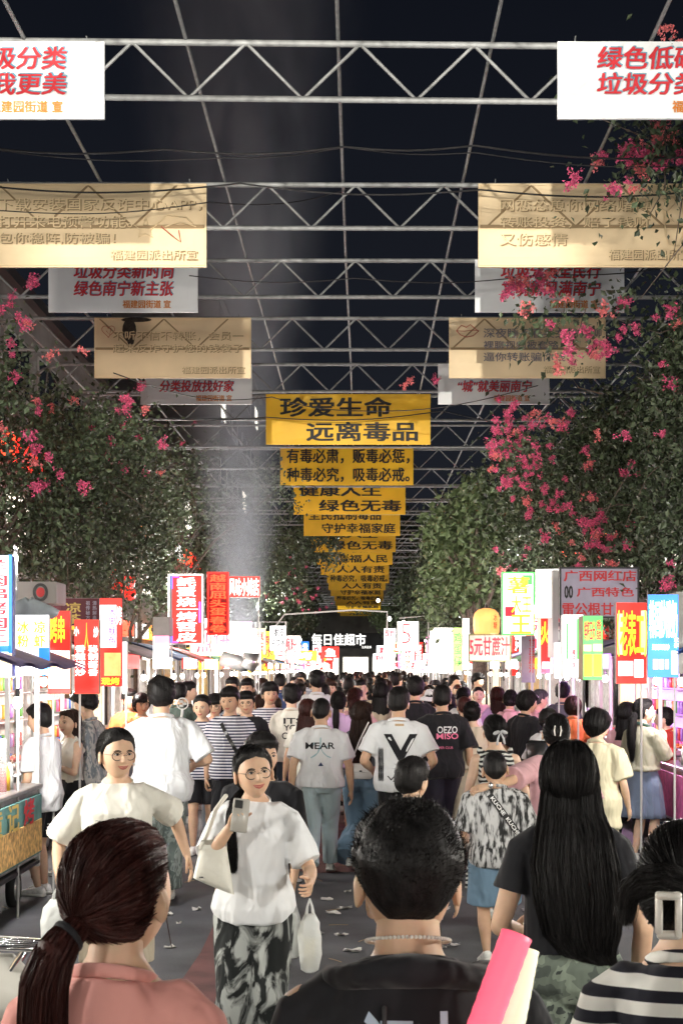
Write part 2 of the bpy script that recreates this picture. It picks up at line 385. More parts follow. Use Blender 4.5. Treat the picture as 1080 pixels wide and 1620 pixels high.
mat('eye', (.52, .50, .48), .3); mat('iris', (.015, .010, .008), .2); mat('lips', (.42, .12, .10), .45); mat('brow', (.02, .015, .012), .8)
mat('glasses', (.03, .025, .025), .3, metal=.6); mat('nails', (.7, .45, .38), .3)
EYE_MESH = {}
def eye_mesh():
    if 'e' not in EYE_MESH:
        mb = MB(); mb.ell((0, 0, 0), (.0125, .008, .0042), 12, 8); mb.ell((0, .0050, .0002), (.0062, .0036, .0043), 10, 6, 1); EYE_MESH['e'] = mb.mesh('eye', [MATS['eye'], MATS['iris']])
    return EYE_MESH['e']
def body_k(H): return 1.06 * (H / 1.68) ** .55                   # head size follows height less than the body does

def person(label, px=None, ytop=None, s=None, H=None, head=0., x=None, d=None, fem=0, fat=1., group=None, detail=1, tone=0,
           hair='short', haircol=(.012, .010, .010), hm='hair_black', top='tee', topmat=None, ease=.018, hem=.50, sleeve=.62, sleeve_r=None, neckline=0,
           bottom='trousers', botmat=None, legw=1.0, blen=.27, flare=1., shoes='white', stride=.10, hyaw=0., hpitch=0., htilt=0., armL=None, armR=None, hintL=None, hintR=None,
           curlL=.35, curlR=.35, tail=None, lean=0., seed=0, face=None, extra=None, voxel=None, handdirL=None, handdirR=None, palmL=None, palmR=None, collar=True, wr=None):
    """head = heading in degrees: 0 walks away from the camera, 180 towards it, 90 to the left. Returns root and a dict of handles."""
    if s is not None: d = F / s
    if H is None: H = EYE + (VY - ytop) / F * d
    if x is None: x = X(px, d)
    rs = np.random.RandomState(seed + 11); root = thing('person', label, 'person', (x, d, 0), rad(head), group)
    if voxel is None: voxel = {2: .0075, 1: .011, 0: .02}[detail]
    nseg = {2: 28, 1: 20, 0: 14}[detail]; out = dict(root=root, H=H, x=x, d=d)
    k = body_k(H); hcz = H - (.116 + .018) * k; lv = np.array([0, lean * H, 0])
    def L_(z): return lv * max(0, (z / H - .5) / .5)       # forward lean grows above the hips
    TR = torso(fem, fat, H)
    sw = (.096 if fem else .108) * H * (.5 + .5 * fat); shz = .777 * H
    l1, l2 = .170 * H, .145 * H; A = {}
    for sd, tgt, hint, hd in ((-1, armL, hintL, handdirL), (1, armR, hintR, handdirR)):
        S = np.array([sd * sw, -.006 * H, shz]) + L_(shz)
        T = np.array(tgt, float) if tgt is not None else np.array([sd * (sw + .055 * H * fat), .03 * H * (1 if rs.rand() > .5 else -.6), shz - .30 * H])
        E, T = ik(S, T, l1, l2, hint if hint is not None else (sd * .5, -1, -.2)); A[sd] = (S, E, T)
    # ---- skin
    mb = MB()
    mb.loft([ring(L_(z)[0], cy + L_(z)[1], z, a * .97, b * .97, 20) for z, a, b, cy in TR])
    nk = (.032 if fem else .037) * H * (.7 + .3 * fat)
    hc = np.array([0, .012 * H, hcz]) + lv * .95
    mb.tube([np.array([0, -.010 * H, .80 * H]) + L_(.8 * H), np.array([0, -.008 * H, .835 * H]) + L_(.83 * H), hc + (0, -.022 * k, -.075 * k), hc + (0, -.02 * k, -.02)], [nk * 1.25, nk * 1.02, nk * .93, nk * .9], 14)
    for sd in (-1, 1):
        S, E, T = A[sd]; r = H * (.9 if fem else 1.); mb.tube([np.array([sd * .015 * H, S[1], .835 * H]) + L_(.83 * H), np.array([sd * .045 * H, S[1], S[2] + .018 * H]), S], [.022 * H, .024 * H, .030 * H], 12)
        r = H * (.9 if fem else 1.) * (.55 + .45 * fat)
        mb.tube([S, S * .5 + E * .5, E], [.031 * r, .0275 * r, .0225 * r], 12); mb.tube([E, E * .65 + T * .35, T], [.0225 * r, .0235 * r, .0150 * r], 12)
    legs = {}
    for sd in (-1, 1):
        ph = stride * sd; hp = np.array([sd * .052 * H, -.004 * H, .49 * H]); lift = .03 * H if ph < -.04 else 0
        an = np.array([sd * (.050 if stride else .062) * H, ph * H, .050 * H + lift]); kn, an = ik(hp, an, .235 * H, .215 * H, (0, 1, 0)); legs[sd] = (hp, kn, an)
        r = H * (.6 + .4 * fat); mb.tube([hp, hp * .5 + kn * .5, kn], [.050 * r, .043 * r, .031 * r], 14); mb.tube([kn, kn * .68 + an * .32, an], [.029 * r, .033 * r, .018 * r], 12)
    me = remesh(mb, voxel * (.9 if detail else 1), 4, skin(tone), 'body')
    # head and hands join the body mesh
    mb = MB(); na, ne = {2: (88, 60), 1: (56, 38), 0: (28, 18)}[detail]
    A_, E_, dx, dy, dz = head_grid(na, ne); hx, hy, hz = head_surface(dx, dy, dz, fem)
    M = Matrix.Rotation(rad(hyaw), 3, 'Z') @ Matrix.Rotation(rad(-hpitch), 3, 'X') @ Matrix.Rotation(rad(htilt), 3, 'Y'); Rm = np.array(M)
    def hw(p): return (np.asarray(p) * k) @ Rm.T + hc
    add_grid(mb, hw(np.stack([hx, hy, hz], -1)))
    for sd in (-1, 1):                                     # ears
        c = np.array([sd * (HA + .007), -.006, -.010]); rot = np.array(Matrix.Rotation(sd * rad(-22), 3, 'Z') @ Matrix.Rotation(rad(12), 3, 'X'))
        e = MB(); n2 = 10 if detail else 6; e.ell((0, 0, 0), (.0085, .021, .035), n2 + 2, n2); e.ell((sd * .005, -.007, 0), (.006, .018, .035), n2 + 2, n2)
        V = np.vstack(e.v); V[:, 1] *= 1 - .3 * SM(0, -.03, V[:, 2]); mb.add(hw(V @ rot.T + c), e.f)
    hand_k = H / 1.7 * (.92 if fem else 1.)
    for sd in (-1, 1):
        S, E, T = A[sd]; hd = (handdirL, handdirR)[sd > 0]; dd = np.array(hd, float) if hd is not None else (T - E) / np.linalg.norm(T - E) + np.array([0, .1, -.15])
        pm = (palmL, palmR)[sd > 0]; pm = (-sd, .1, 0) if pm is None else pm
        hand(mb, T, dd, pm, hand_k, (curlL, curlR)[sd > 0], 6 if detail else 4, thumb=-sd if True else 1)
        out['hand' + 'LR'[sd > 0]] = T
    hme = mb.mesh('h', skin(tone))
    import bmesh
    bm = bmesh.new(); bm.from_mesh(me); bm.from_mesh(hme); bm.to_mesh(me); bm.free(); me.polygons.foreach_set('use_smooth', [True] * len(me.polygons)); bpy.data.meshes.remove(hme)
    body = put('body', me, root); out.update(body=body, hw=hw, hc=hc, k=k, A=A, legs=legs, Rm=Rm)
    # ---- face
    if face is None: face = detail >= 1 and (90 < (head + hyaw) % 360 < 270 or detail == 2)
    if face:
        for sd in (-1, 1):
            p = face_point(sd * .031, .004, fem); o = put('eye', eye_mesh(), body, loc=hw(p + (0, -.0018, 0))); o.rotation_euler = M.to_euler(); o.scale = (k, k, k)
            e = MB(); e.tube([hw(face_point(sd * xx, zz, fem, .0002)) for xx, zz in ((.015, .0205), (.027, .0245), (.039, .0235), (.047, .0185))], [.0024, .0034, .0030, .0012], 5); e.obj('eyebrow', MATS['brow'], body)
            e = MB(); e.tube([hw(face_point(sd * xx, zz, fem, .0028)) for xx, zz in ((.018, .004), (.026, .0115), (.036, .0115), (.045, .005))], [.0012, .0016, .0017, .001], 4); e.obj('eyelash', MATS['brow'], body)
        e = MB(); wd = .026
        for zz, q in ((-.0545, .0042), (-.0645, .0050)):
            e.tube([hw(face_point(xx * wd, zz + (.0055 * xx * xx if zz > -.06 else .0135 * xx * xx), fem, .0)) for xx in (-1, -.5, 0, .5, 1)], [.001, q * .8, q, q * .8, .001], 6)
        e.obj('lips', MATS['lips'], body)
    # ---- hair
    st = dict(STY[hair if hair in STY else 'short']); hmt = MATS.get(hm) or hairmat(hm, haircol)
    nh = {2: (80, 56), 1: (48, 34), 0: (26, 18)}[detail]; A_, E_, dx, dy, dz = head_grid(*nh); cp, m = cap_points(dx, dy, dz, st, rs)
    mb = MB(); add_grid(mb, hw(cp)); P0 = None
    tails = []
    if tail:
        kind = tail[0]
        if kind == 'hang':                                 # loose hair down the back: list of (z below head centre, half width, half depth, y)
            pts = tail[1]; rg = []
            for (zz, a, b, yy, *xx) in pts:
                p = ring((xx[0] if xx else 0), yy, 0, a, b, 24, 2.2); p[:, 2] = zz; rg.append(p)
            rg = np.array(rg); rg = hc + rg * k; nn = (24, 24)[0]
            c0 = rg.mean(1, keepdims=True); fl = 1 + .05 * np.sin(np.arange(24) * 2.6 + 1)[None, :, None] + .03 * rs.randn(1, 24, 1); rg = c0 + (rg - c0) * fl
            mb.loft(rg); tails.append(rg)
        elif kind == 'tail':                               # gathered tail: path points and radii relative to head centre
            pts, rr = tail[1], tail[2]; pts = [hc + np.array(p) * k for p in pts]; mb.tube(pts, np.array(rr) * k, 14)
            tails.append((np.array(pts), np.array(rr) * k))
        elif kind == 'bun':
            c = tail[1]; q = tail[2]; mb.ell(hw(c), (q * k, q * .85 * k, q * .9 * k), 14, 10)
    hair_o = mb.obj('hair', hmt, root, smooth=True); out['hair'] = hair_o
    ns = {2: 16000 if hair == 'fadetop' else 6500, 1: 700, 0: 0}[detail]
    if ns:
        S_ = []
        u = rs.randn(ns, 3); u /= np.linalg.norm(u, axis=1)[:, None]; cpu, mm = cap_points(u[:, 0], u[:, 1], u[:, 2], st); u = u[mm > .004]
        if hair in ('fluffy', 'fadetop', 'short', 'buzz'):
            base, mm = cap_points(u[:, 0], u[:, 1], u[:, 2], st, None); nrm = u + np.array([0, 0, .25]); th = st['side'] + (st['top'] - st['side']) * SM(st.get('zl', -.02), st.get('zh', .1), u[:, 2] * HC)
            Lh = (.45 + .6 * rs.rand(len(u))) * th * (.95 if hair == 'fluffy' else .62 if hair == 'fadetop' else .8) * SM(.0, .03, mm)
            sw_ = np.stack([-u[:, 1], u[:, 0], np.zeros(len(u))], 1) + .8 * rs.randn(len(u), 3) + np.array([0, .2, -.6 if hair == 'short' else -.1])
            K = 5; tt = np.linspace(0, 1, K)[None, :, None]
            P = base[:, None] - nrm[:, None] * th[:, None, None] * .15 + nrm[:, None] * Lh[:, None, None] * (tt - .3 * tt ** 2) * (.75 if hair != 'fadetop' else .9) + sw_[:, None] * Lh[:, None, None] * (.75 if hair != 'fadetop' else .35) * tt ** 1.5
            S_.append(hw(P))
        else:
            tgt = np.array([0, -.9, -.25]) if hair == 'tied' else None
            if tgt is not None and tail and tail[0] == 'tail': tgt = (np.array(tail[1][0]) * np.array([1 / HA, 1 / HB, 1 / HC])) @ Rm
            K = 7; P = []
            for q in np.linspace(0, 1, K):
                if tgt is not None: w = u * (1 - q) + tgt * q * .98
                else: w = u + np.array([0, -.25, -1.0]) * q * 1.0
                w = w / (np.linalg.norm(w, axis=1)[:, None] + 1e-9); a, b = cap_points(w[:, 0], w[:, 1], w[:, 2], dict(st, rough=0)); P.append(a * (1 + .012 + .01 * np.sin(q * 3.1)))
            P = np.stack(P, 1) + rs.randn(len(u), 1, 3) * .0015; S_.append(hw(P))
            for tl in tails:
                n2 = ns // (1 if detail == 2 else 2)
                if isinstance(tl, tuple):
                    pts, rr = tl; K = 9; ti = np.linspace(0, len(pts) - 1, K); base = np.stack([np.interp(ti, range(len(pts)), pts[:, i]) for i in range(3)], 1); r_ = np.interp(ti, range(len(pts)), rr)
                    o_ = rs.randn(n2, 3); o_ /= np.linalg.norm(o_, axis=1)[:, None]; fac = 1.0 + .10 * rs.rand(n2)
                    P = base[None] + o_[:, None] * (r_[None, :, None] * fac[:, None, None]) + (rs.randn(n2, 1, 3) * .006) * np.linspace(0, 1, K)[None, :, None] ** 2
                    P[:, -1] += np.array([0, 0, -.03])
                    S_.append(np.concatenate([P], 1))
                else:
                    K = len(tl); i0 = rs.rand(n2) * 24; dr = rs.randn(n2) * .5; P = []; fac = 1.0 + .05 * rs.rand(n2)
                    for q in range(K):
                        ii = i0 + dr * q / K; a = np.floor(ii).astype(int); fr_ = (ii - a)[:, None]; pt = tl[q][a % 24] * (1 - fr_) + tl[q][(a + 1) % 24] * fr_; c = tl[q].mean(0)
                        P.append(c + (pt - c) * fac[:, None] + rs.randn(n2, 3) * .004 * q / K)
                    S_.append(np.stack(P, 1))
        V, Fc, o = [], [], 0
        for P in S_:
            v, f = ribbons(P, {2: .0016, 1: .0032}[detail] * (k if detail == 2 else 1), rs); V.append(v); Fc.append(f + o); o += len(v)
        put('hair_strands', rawmesh('hair_strands', np.vstack(V), np.vstack(Fc), hmt, True), hair_o)
    # ---- top
    if top and topmat is not None:
        mb = MB(); zz = [q for q in TR if q[0] > hem * H]; e = ease * H * .72
        hz_ = hem * H; sleeve_r = sleeve_r or (.040 if top != 'tank' else 0)
        lo = TR[2] if hem < .56 else TR[3]
        rg = []; zs = np.concatenate([np.linspace(hz_, .78 * H, 9), np.array([.80, .815, .828]) * H])
        for z in zs:
            a = np.interp(z, [q[0] for q in TR], [q[1] for q in TR]); b = np.interp(z, [q[0] for q in TR], [q[2] for q in TR]); c = np.interp(z, [q[0] for q in TR], [q[3] for q in TR])
            a0 = max(np.interp(zz_, [q[0] for q in TR], [q[1] for q in TR]) for zz_ in [z, min(z + .1 * H, .78 * H)]) if top != 'tank' else a   # cloth hangs from the chest
            q = np.clip((z - hz_) / (.80 * H - hz_), 0, 1); ee = e * (1.25 - .75 * q)
            a1 = (a * .35 + a0 * .65) if z < .77 * H else a
            if z > .79 * H: ee = e * .30 + .003
            rg.append(ring(L_(z)[0], c + L_(z)[1], z, a1 + ee, b + ee, 24, 2.6))
        mb.loft(rg)
        if top in ('tee', 'hoodie', 'dress'):
            for sd in (-1, 1):
                S, E, T = A[sd]; sf = sleeve; r = sleeve_r * H * (.6 + .4 * fat) * .94; inn = np.array([sd * .036 * H, S[1] - .002 * H, S[2] + .015 * H])
                if sf <= 1: en = S + (E - S) * sf; mb.tube([inn, inn * .45 + S * .55 + np.array([0, 0, .008 * H]), S + np.array([sd * .004 * H, 0, -.002 * H]), S * .5 + en * .5, en], [.026 * H + e * .3, .031 * H + e * .35, r * .86, r * (.92 + ease * 2), r * (.96 + ease * 3.5)], 18, round_=False)
                else: en = E + (T - E) * (sf - 1); mb.tube([inn, inn * .45 + S * .55 + np.array([0, 0, .006 * H]), S, E, en], [.026 * H + e * .3, .031 * H + e * .35, r * .88, r * .92, r * .8], 18, round_=False)
        if top == 'tank':
            for sd in (-1, 1): mb.tube([np.array([sd * .07 * H, .05 * H, .75 * H]), np.array([sd * .075 * H, 0, .826 * H]), np.array([sd * .065 * H, -.05 * H, .75 * H])], .016 * H, 10)
        tm = remesh(mb, voxel, 3, topmat, 'shirt'); wrinkle(tm, (wr if wr is not None else (.0052 if detail else .004)) * (1 + ease * 15), seed)
        nm = {'tee': 'shirt', 'hoodie': 'hoodie', 'dress': 'dress', 'tank': 'tank_top'}[top]; so = put(nm, tm, root); out['shirt'] = so
        if top in ('tee', 'hoodie') and detail and collar:
            mb = MB(); cn = np.array([0, -.007 * H, .8265 * H]) + L_(.83 * H); n3 = 20; t = np.linspace(0, 2 * math.pi, n3, endpoint=False)
            r1 = nk * 1.27; rings = []
            for a in t:
                c = cn + np.array([math.cos(a) * r1 * 1.12, math.sin(a) * r1, -.010 * H * math.sin(a) * 1.6 - .002 * H]); o_ = np.array([math.cos(a), math.sin(a), 0]); q = .0085 * H / 1.7
                rings.append([c + q * (math.cos(b) * o_ * .8 + math.sin(b) * np.array([0, 0, 1.6])) for b in np.linspace(0, 2 * math.pi, 8, endpoint=False)])
            rings.append(rings[0]); mb.loft(np.array(rings), caps=False); mb.obj('collar', topmat, so, smooth=True)
    # ---- bottom
    if bottom and botmat is not None:
        mb = MB(); bz = (.60 if top != 'x' else .6) * H
        rg = [ring(L_(z)[0], cy + L_(z)[1], z, a + .012 * H * (1 if z > .5 * H else legw), b + .010 * H, 20) for z, a, b, cy in TR[:4]]
        if bottom in ('trousers', 'shorts'):
            mb.loft(rg)
            for sd in (-1, 1):
                hp, kn, an = legs[sd]; w = legw * H * (.6 + .4 * fat)
                if bottom == 'trousers': mb.tube([hp, hp * .5 + kn * .5, kn, kn * .5 + an * .5, an + (0, -.005, .0)], np.array([.055, .050 + .003 * (legw - 1), .041, .038, .036]) * w * np.array([1, 1, 1, .5 + .5 * flare, flare]), 16, round_=False)
                else:
                    q = np.clip((.49 - blen) / .235, .2, 1.15); en = hp + (kn - hp) * q; mb.tube([hp, hp * .5 + en * .5, en], np.array([.056, .054, .052]) * w * np.array([1, 1, flare]), 16, round_=False)
            bo = remesh(mb, voxel, 3, botmat, bottom); wrinkle(bo, .004, seed + 5, .5); out['bottom'] = put(bottom, bo, root)
        else:                                              # skirt: folds grow towards the hem
            n3 = 72; ks = rs.randint(9, 14); rings = []; zs = np.linspace(.61 * H, blen * H, 14)
            for z in zs:
                q = (.61 * H - z) / (.61 * H - blen * H); a = (.080 + .030 * min(1, q * 2.5) + .035 * flare * q) * H * fat; b = (.056 + .024 * min(1, q * 2.5) + .030 * flare * q) * H * fat
                p = ring(0, -.006 * H, z, a + .004, b + .004, n3, 2.1); t = np.linspace(0, 2 * math.pi, n3, endpoint=False); fo = 1 + q * .055 * (np.sin(t * ks + q * .7) + .5 * np.sin(t * (ks + 4) + 2)); p[:, :2] *= fo[:, None]
                rings.append(p)
            mb.loft(rings); out['bottom'] = mb.obj('skirt', botmat, root, smooth=True)
    # ---- shoes
    if shoes:
        up, so = shoe_mesh(shoes, round(H / 1.7 * (.93 if fem else 1.), 2))
        for sd in (-1, 1):
            an = legs[sd][2]; z0 = an[2] - .050 * H; o = put('shoe', up, root, loc=(an[0], an[1] + .01, z0)); o.rotation_euler = (-.25 if z0 > .01 else 0, 0, -sd * .10); put('sole', so, o)
    bpy.context.view_layer.update() if False else None
    return out
def print_on(out, s, rect, m, side=-1, bold=.03, slant=0, name='shirt_print', off=.004, base=None, tri=None):
    """flat print laid on the front (+1) or back (-1) of the shirt; rect = x0,x1,z0,z1 in person metres, read from outside"""
    sh = base or out['shirt']; me = sh.data; co = getco(me); bv = BVHTree.FromPolygons([tuple(c) for c in co.tolist()], [tuple(p.vertices) for p in me.polygons])
    if tri is None:
        c, fs = textmesh(s, bold, 3); mn, mx = c.min(0), c.max(0); x0, x1, z0, z1 = rect
        u = (c[:, 0] - mn[0]) / (mx[0] - mn[0]); v = (c[:, 1] - mn[1]) / (mx[1] - mn[1])
        P = np.stack([x0 + u * (x1 - x0) + slant * v * (z1 - z0), z0 + v * (z1 - z0)], 1)
    else: P, fs = tri
    V = []; P = P.copy()
    if side > 0: P[:, 0] *= -1
    # split long triangles so that the print follows the cloth
    import bmesh
    bm = bmesh.new(); vs = [bm.verts.new((a, 0, b)) for a, b in P]
    for f in fs:
        try: bm.faces.new([vs[i] for i in f])
        except ValueError: pass
    bmesh.ops.triangulate(bm, faces=bm.faces)
    for _ in range(4):
        e = [x for x in bm.edges if x.calc_length() > .022]
        if not e: break
        bmesh.ops.subdivide_edges(bm, edges=e, cuts=1)
    for v in bm.verts:
        h = bv.ray_cast(Vector((v.co.x, side * 1.0, v.co.z)), Vector((0, -side, 0)), 2.0)[0]
        v.co.y = (h.y if h else side * .12) + side * off
    bmesh.ops.recalc_face_normals(bm, faces=bm.faces)
    me2 = bpy.data.meshes.new(name); bm.to_mesh(me2); bm.free(); me2.materials.append(m); return put(name, me2, sh)
def surf_y(out, x, z, side=-1, obj='shirt', off=.0):
    sh = out[obj]; me = sh.data
    if 'bv' not in out: out['bv'] = {}
    if obj not in out['bv']:
        co = getco(me); out['bv'][obj] = BVHTree.FromPolygons([tuple(c) for c in co.tolist()], [tuple(p.vertices) for p in me.polygons])
    h = out['bv'][obj].ray_cast(Vector((x, side * 1.0, z)), Vector((0, -side, 0)), 2.0)[0]
    return (h.y if h else side * .13) + side * off
def local(out, wx, wy, wz):
    """world point -> person's local frame"""
    r = out['root'] if isinstance(out, dict) else out; a = r.rotation_euler.z; dx, dy = wx - r.location.x, wy - r.location.y
    return np.array([dx * math.cos(a) + dy * math.sin(a), -dx * math.sin(a) + dy * math.cos(a), wz])
def loc_px(px, py, dd, x, d, head):
    """photo pixel at distance dd -> local frame of a person standing at x, d with that heading"""
    wx, wz = X(px, dd), Z(py, dd); a = rad(head); dx, dy = wx - x, dd - d
    return np.array([dx * math.cos(a) + dy * math.sin(a), -dx * math.sin(a) + dy * math.cos(a), wz])
# ---------------------------------------------------------------- ground
asphalt = mat('asphalt', (.066, .068, .072), .78, noise=.5, nscale=1.6, bump=.5, bscale=120)
n, l = nodes(asphalt); t = n.new('ShaderNodeTexNoise'); t.inputs['Scale'].default_value = 90; r = n.new('ShaderNodeMapRange'); r.inputs[3].default_value = .55; r.inputs[4].default_value = .95
l.new(n['Texture Coordinate'].outputs['Object'], t.inputs[0]); l.new(t.outputs[0], r.inputs[0]); l.new(r.outputs[0], n['Principled BSDF'].inputs['Roughness'])
redlane_glow = mat('red_lane_glow', (.13, .050, .045), .85, noise=.4, nscale=3, bump=.4, bscale=120)
pave = mat('paving', (.16, .155, .15), .8, noise=.3, nscale=2, bump=.3, bscale=60)
def sheet(name, x0, x1, y0, y1, z, m, kind='structure'):
    mb = MB(); mb.add([(x0, y0, z), (x1, y0, z), (x1, y1, z), (x0, y1, z)], [(0, 1, 2, 3)]); return mb.obj(name, m, None, kind=kind)
sheet('ground', -120, 120, -20, 420, -.004, pave)
sheet('road', -3.9, 3.7, -14, 210, 0, asphalt)
# ragged red patches on the asphalt: a worn lane marking, farther on painted stall-light tint
def ragged(name, cx, cy, rx, ry, z, m, seed, n=40):
    rs = np.random.RandomState(seed); a = np.linspace(0, 2 * math.pi, n, endpoint=False); k = 1 + .10 * rs.randn(n)
    v = [(cx + rx * math.copysign(abs(math.cos(t)) ** .5, math.cos(t)) * q, cy + ry * math.copysign(abs(math.sin(t)) ** .5, math.sin(t)) * (1 + .03 * rs.randn()), z) for t, q in zip(a, k)]
    mb = MB(); mb.add(v + [(cx, cy, z)], [(i, (i + 1) % n, n) for i in range(n)]); return mb.obj(name, m, None, kind='structure')
ragged('red_mark_glow', -.98, 9.6, .12, 2.6, .004, redlane_glow, 1)
ragged('red_mark_glow', .15, 16.8, 1.5, 3.4, .004, redlane_glow, 2)  # stall lights' purple-brown tint put into the road colour
for sx in (-1, 1):
    xk = -3.95 if sx < 0 else 3.75
    for i in range(28):
        mb = MB(); mb.bbox((xk, 8 + i * 1.0, .05), (.13, .985, .13), .012); mb.obj('kerb_stone', pave, None, kind='structure')
# litter on the asphalt
paper = mat('litter_paper', (.62, .60, .56), .8); brownm = mat('litter_stick', (.35, .25, .14), .8)
lit = []
for i, (px, py) in enumerate([(505, 1393), (548, 1412), (528, 1440), (515, 1424), (527, 1446), (540, 1480), (575, 1488), (608, 1487), (705, 1500), (720, 1497), (560, 1352), (470, 1395), (535, 1464), (430, 1395), (590, 1415), (640, 1395), (1042, 1450), (300, 1395), (265, 1448), (283, 1462), (835, 1442), (22, 1432), (10, 1437), (455, 1470), (560, 1505), (530, 1520), (610, 1420), (575, 1390), (545, 1438), (500, 1478), (655, 1425), (690, 1455), (720, 1420), (460, 1440), (270, 1500), (235, 1460), (310, 1440), (590, 1450), (545, 1370), (600, 1360), (600, 1335), (540, 1345), (700, 1440), (486, 1458), (225, 1500)]):
    d = F * EYE / (py - VY); mb = MB(); q = R.uniform(.5, 1.3); k = 9; kind = R.random() < .3
    if kind:
        a = R.uniform(0, 3); mb.tube([(-.07 * math.cos(a), -.07 * math.sin(a), .004), (0, 0, .006), (.07 * math.cos(a), .07 * math.sin(a), .004)], .0025, 5); o = mb.obj('skewer', brownm, None, loc=(X(px, d), d, 0)); tag(o, 'thin discarded wooden skewer on the dark asphalt', 'skewer', 'discarded skewers on the road')
    else:
        pts = [(.055 * q * math.cos(t) * R.uniform(.5, 1.4), .04 * q * math.sin(t) * R.uniform(.5, 1.4), .006 + R.uniform(0, .022)) for t in np.linspace(0, 6.28, k, endpoint=False)] + [(0, 0, .012)]
        mb.add(pts, [(j, (j + 1) % k, k) for j in range(k)]); mb.add(np.array(pts) * (1, 1, .5), [(k, (j + 1) % k, j) for j in range(k)])
        o = mb.obj('paper_scrap', paper, None, loc=(X(px, d), d, 0), rotz=R.uniform(0, 6)); tag(o, 'small crumpled white paper scrap on the dark asphalt', 'litter', 'paper scraps on the road')
# ---------------------------------------------------------------- roof trusses
galv = mat('galvanised_steel', (.27, .28, .285), .6, metal=.25, noise=.25, nscale=14, bump=.15, bscale=60)
ZB, ZT = EYE + 4.60, EYE + 5.05                         # bottom and top chord of every truss
CX = -.22
XL, XR = CX - 3.1, CX + 3.1; COLX = 5.5
FL = 4.75                                                # half length of the straight part
def arc(side, z0, x_in, outx, zc, n=7):
    return [(CX + side * (x_in + (outx - x_in) * math.sin(a)), 0, zc + (z0 - zc) * math.cos(a)) for a in np.linspace(0, math.pi / 2, n)]
def chord_mesh(z, name, r=.030, outx=COLX):
    L = arc(-1, z, FL, outx, 4.6)[::-1]; Rr = arc(1, z, FL, outx, 4.6)
    mb = MB(); mb.tube([(L[0][0], 0, 0)] + L + Rr + [(Rr[-1][0], 0, 0)], r, 8, ref=(0, 1, 0)); return mb.mesh(name, galv, True)
top_me = chord_mesh(ZT, 'top_chord', .027, COLX + .42); bot_me = chord_mesh(ZB, 'bottom_chord', .026)
mb = MB(); mb.tube([(0, 0, 0), (.46, 0, ZT - ZB)], .014, 6); brA = mb.mesh('brace', galv, True)
mb = MB(); mb.tube([(0, 0, ZT - ZB), (.46, 0, 0)], .014, 6); brB = mb.mesh('brace', galv, True)
bx = [XL + .02 + .92 * i for i in range(-2, 9)]
mb = MB()
for x0 in bx[:-1]:
    mb.tube([(x0, 0, ZB), (x0 + .46, 0, ZT)], .014, 5); mb.tube([(x0 + .46, 0, ZT), (x0 + .92, 0, ZB)], .014, 5)
for sd in (-1, 1):
    a, b = arc(sd, ZT, FL, COLX + .42, 4.6, 9), arc(sd, ZB, FL, COLX, 4.6, 9)
    for i in range(8): mb.tube([a[i], b[i + 1]] if i % 2 else [b[i], a[i + 1]], .012, 5)
web_me = mb.mesh('web', galv, True)
mb = MB()
for sd in (-1, 1):
    a, b = arc(sd, ZT, FL, COLX + .42, 4.6, 9), arc(sd, ZB, FL, COLX, 4.6, 9)
    for i in range(8): mb.tube([a[i], b[i + 1]] if i % 2 else [b[i], a[i + 1]], .012, 5)
arc_me = mb.mesh('arch_web', galv, True)
TD = [11.5, 14.85, 17.6, 20.5, 23.6, 26.3] + [26.3 + 3.2 * i for i in range(1, 42)]
for i in range(4): TD.insert(0, 8.3 - 3.2 * i)
names = 'first second third fourth fifth sixth seventh eighth ninth tenth'.split()
for i, d in enumerate(TD):
    j = i - 4; near = 0 <= j < 10
    lab = ('%s steel roof truss from the front over the market street' % names[j]) if near else ('grey steel roof truss far down the market street' if j >= 10 else 'grey steel roof truss before the front banners')
    t = thing('roof_truss', lab, 'truss', (0, d, 0), rad(.0), 'steel roof trusses'); t.rotation_euler.y = rad(.55 if j == 0 else R.uniform(-.1, .25))
    put('top_chord', top_me, t); put('bottom_chord', bot_me, t)
    if near:
        put('arch_web', arc_me, t)
        for x0 in bx[:-1]:
            put('brace', brA, t, loc=(x0, 0, ZB)); put('brace', brB, t, loc=(x0 + .46, 0, ZB))
    else: put('web', web_me, t)
for i, xx in enumerate((-5.05, -3.95, -2.72, -1.42, -.19, 1.06, 2.34, 3.55, 4.45)):
    z = ZT + .045 if True else 0
    mb = MB(); mb.tube([(xx + .01 * math.sin(q * 1.7), 2 + q * 5.2, z + .012 * math.sin(q * 2.1)) for q in range(30)], .017, 6)
    place = ['low over the left stalls', 'high over the left stalls', 'over the left hanging banners', 'left of the centre line of banners', 'along the middle above the yellow banners', 'right of the centre line of banners', 'over the right hanging banners', 'high over the right stalls', 'low over the right stalls'][i]
    tag(mb.obj('roof_purlin', galv, smooth=True), 'thin steel purlin running down the street ' + place, 'purlin', 'purlins joining the trusses')
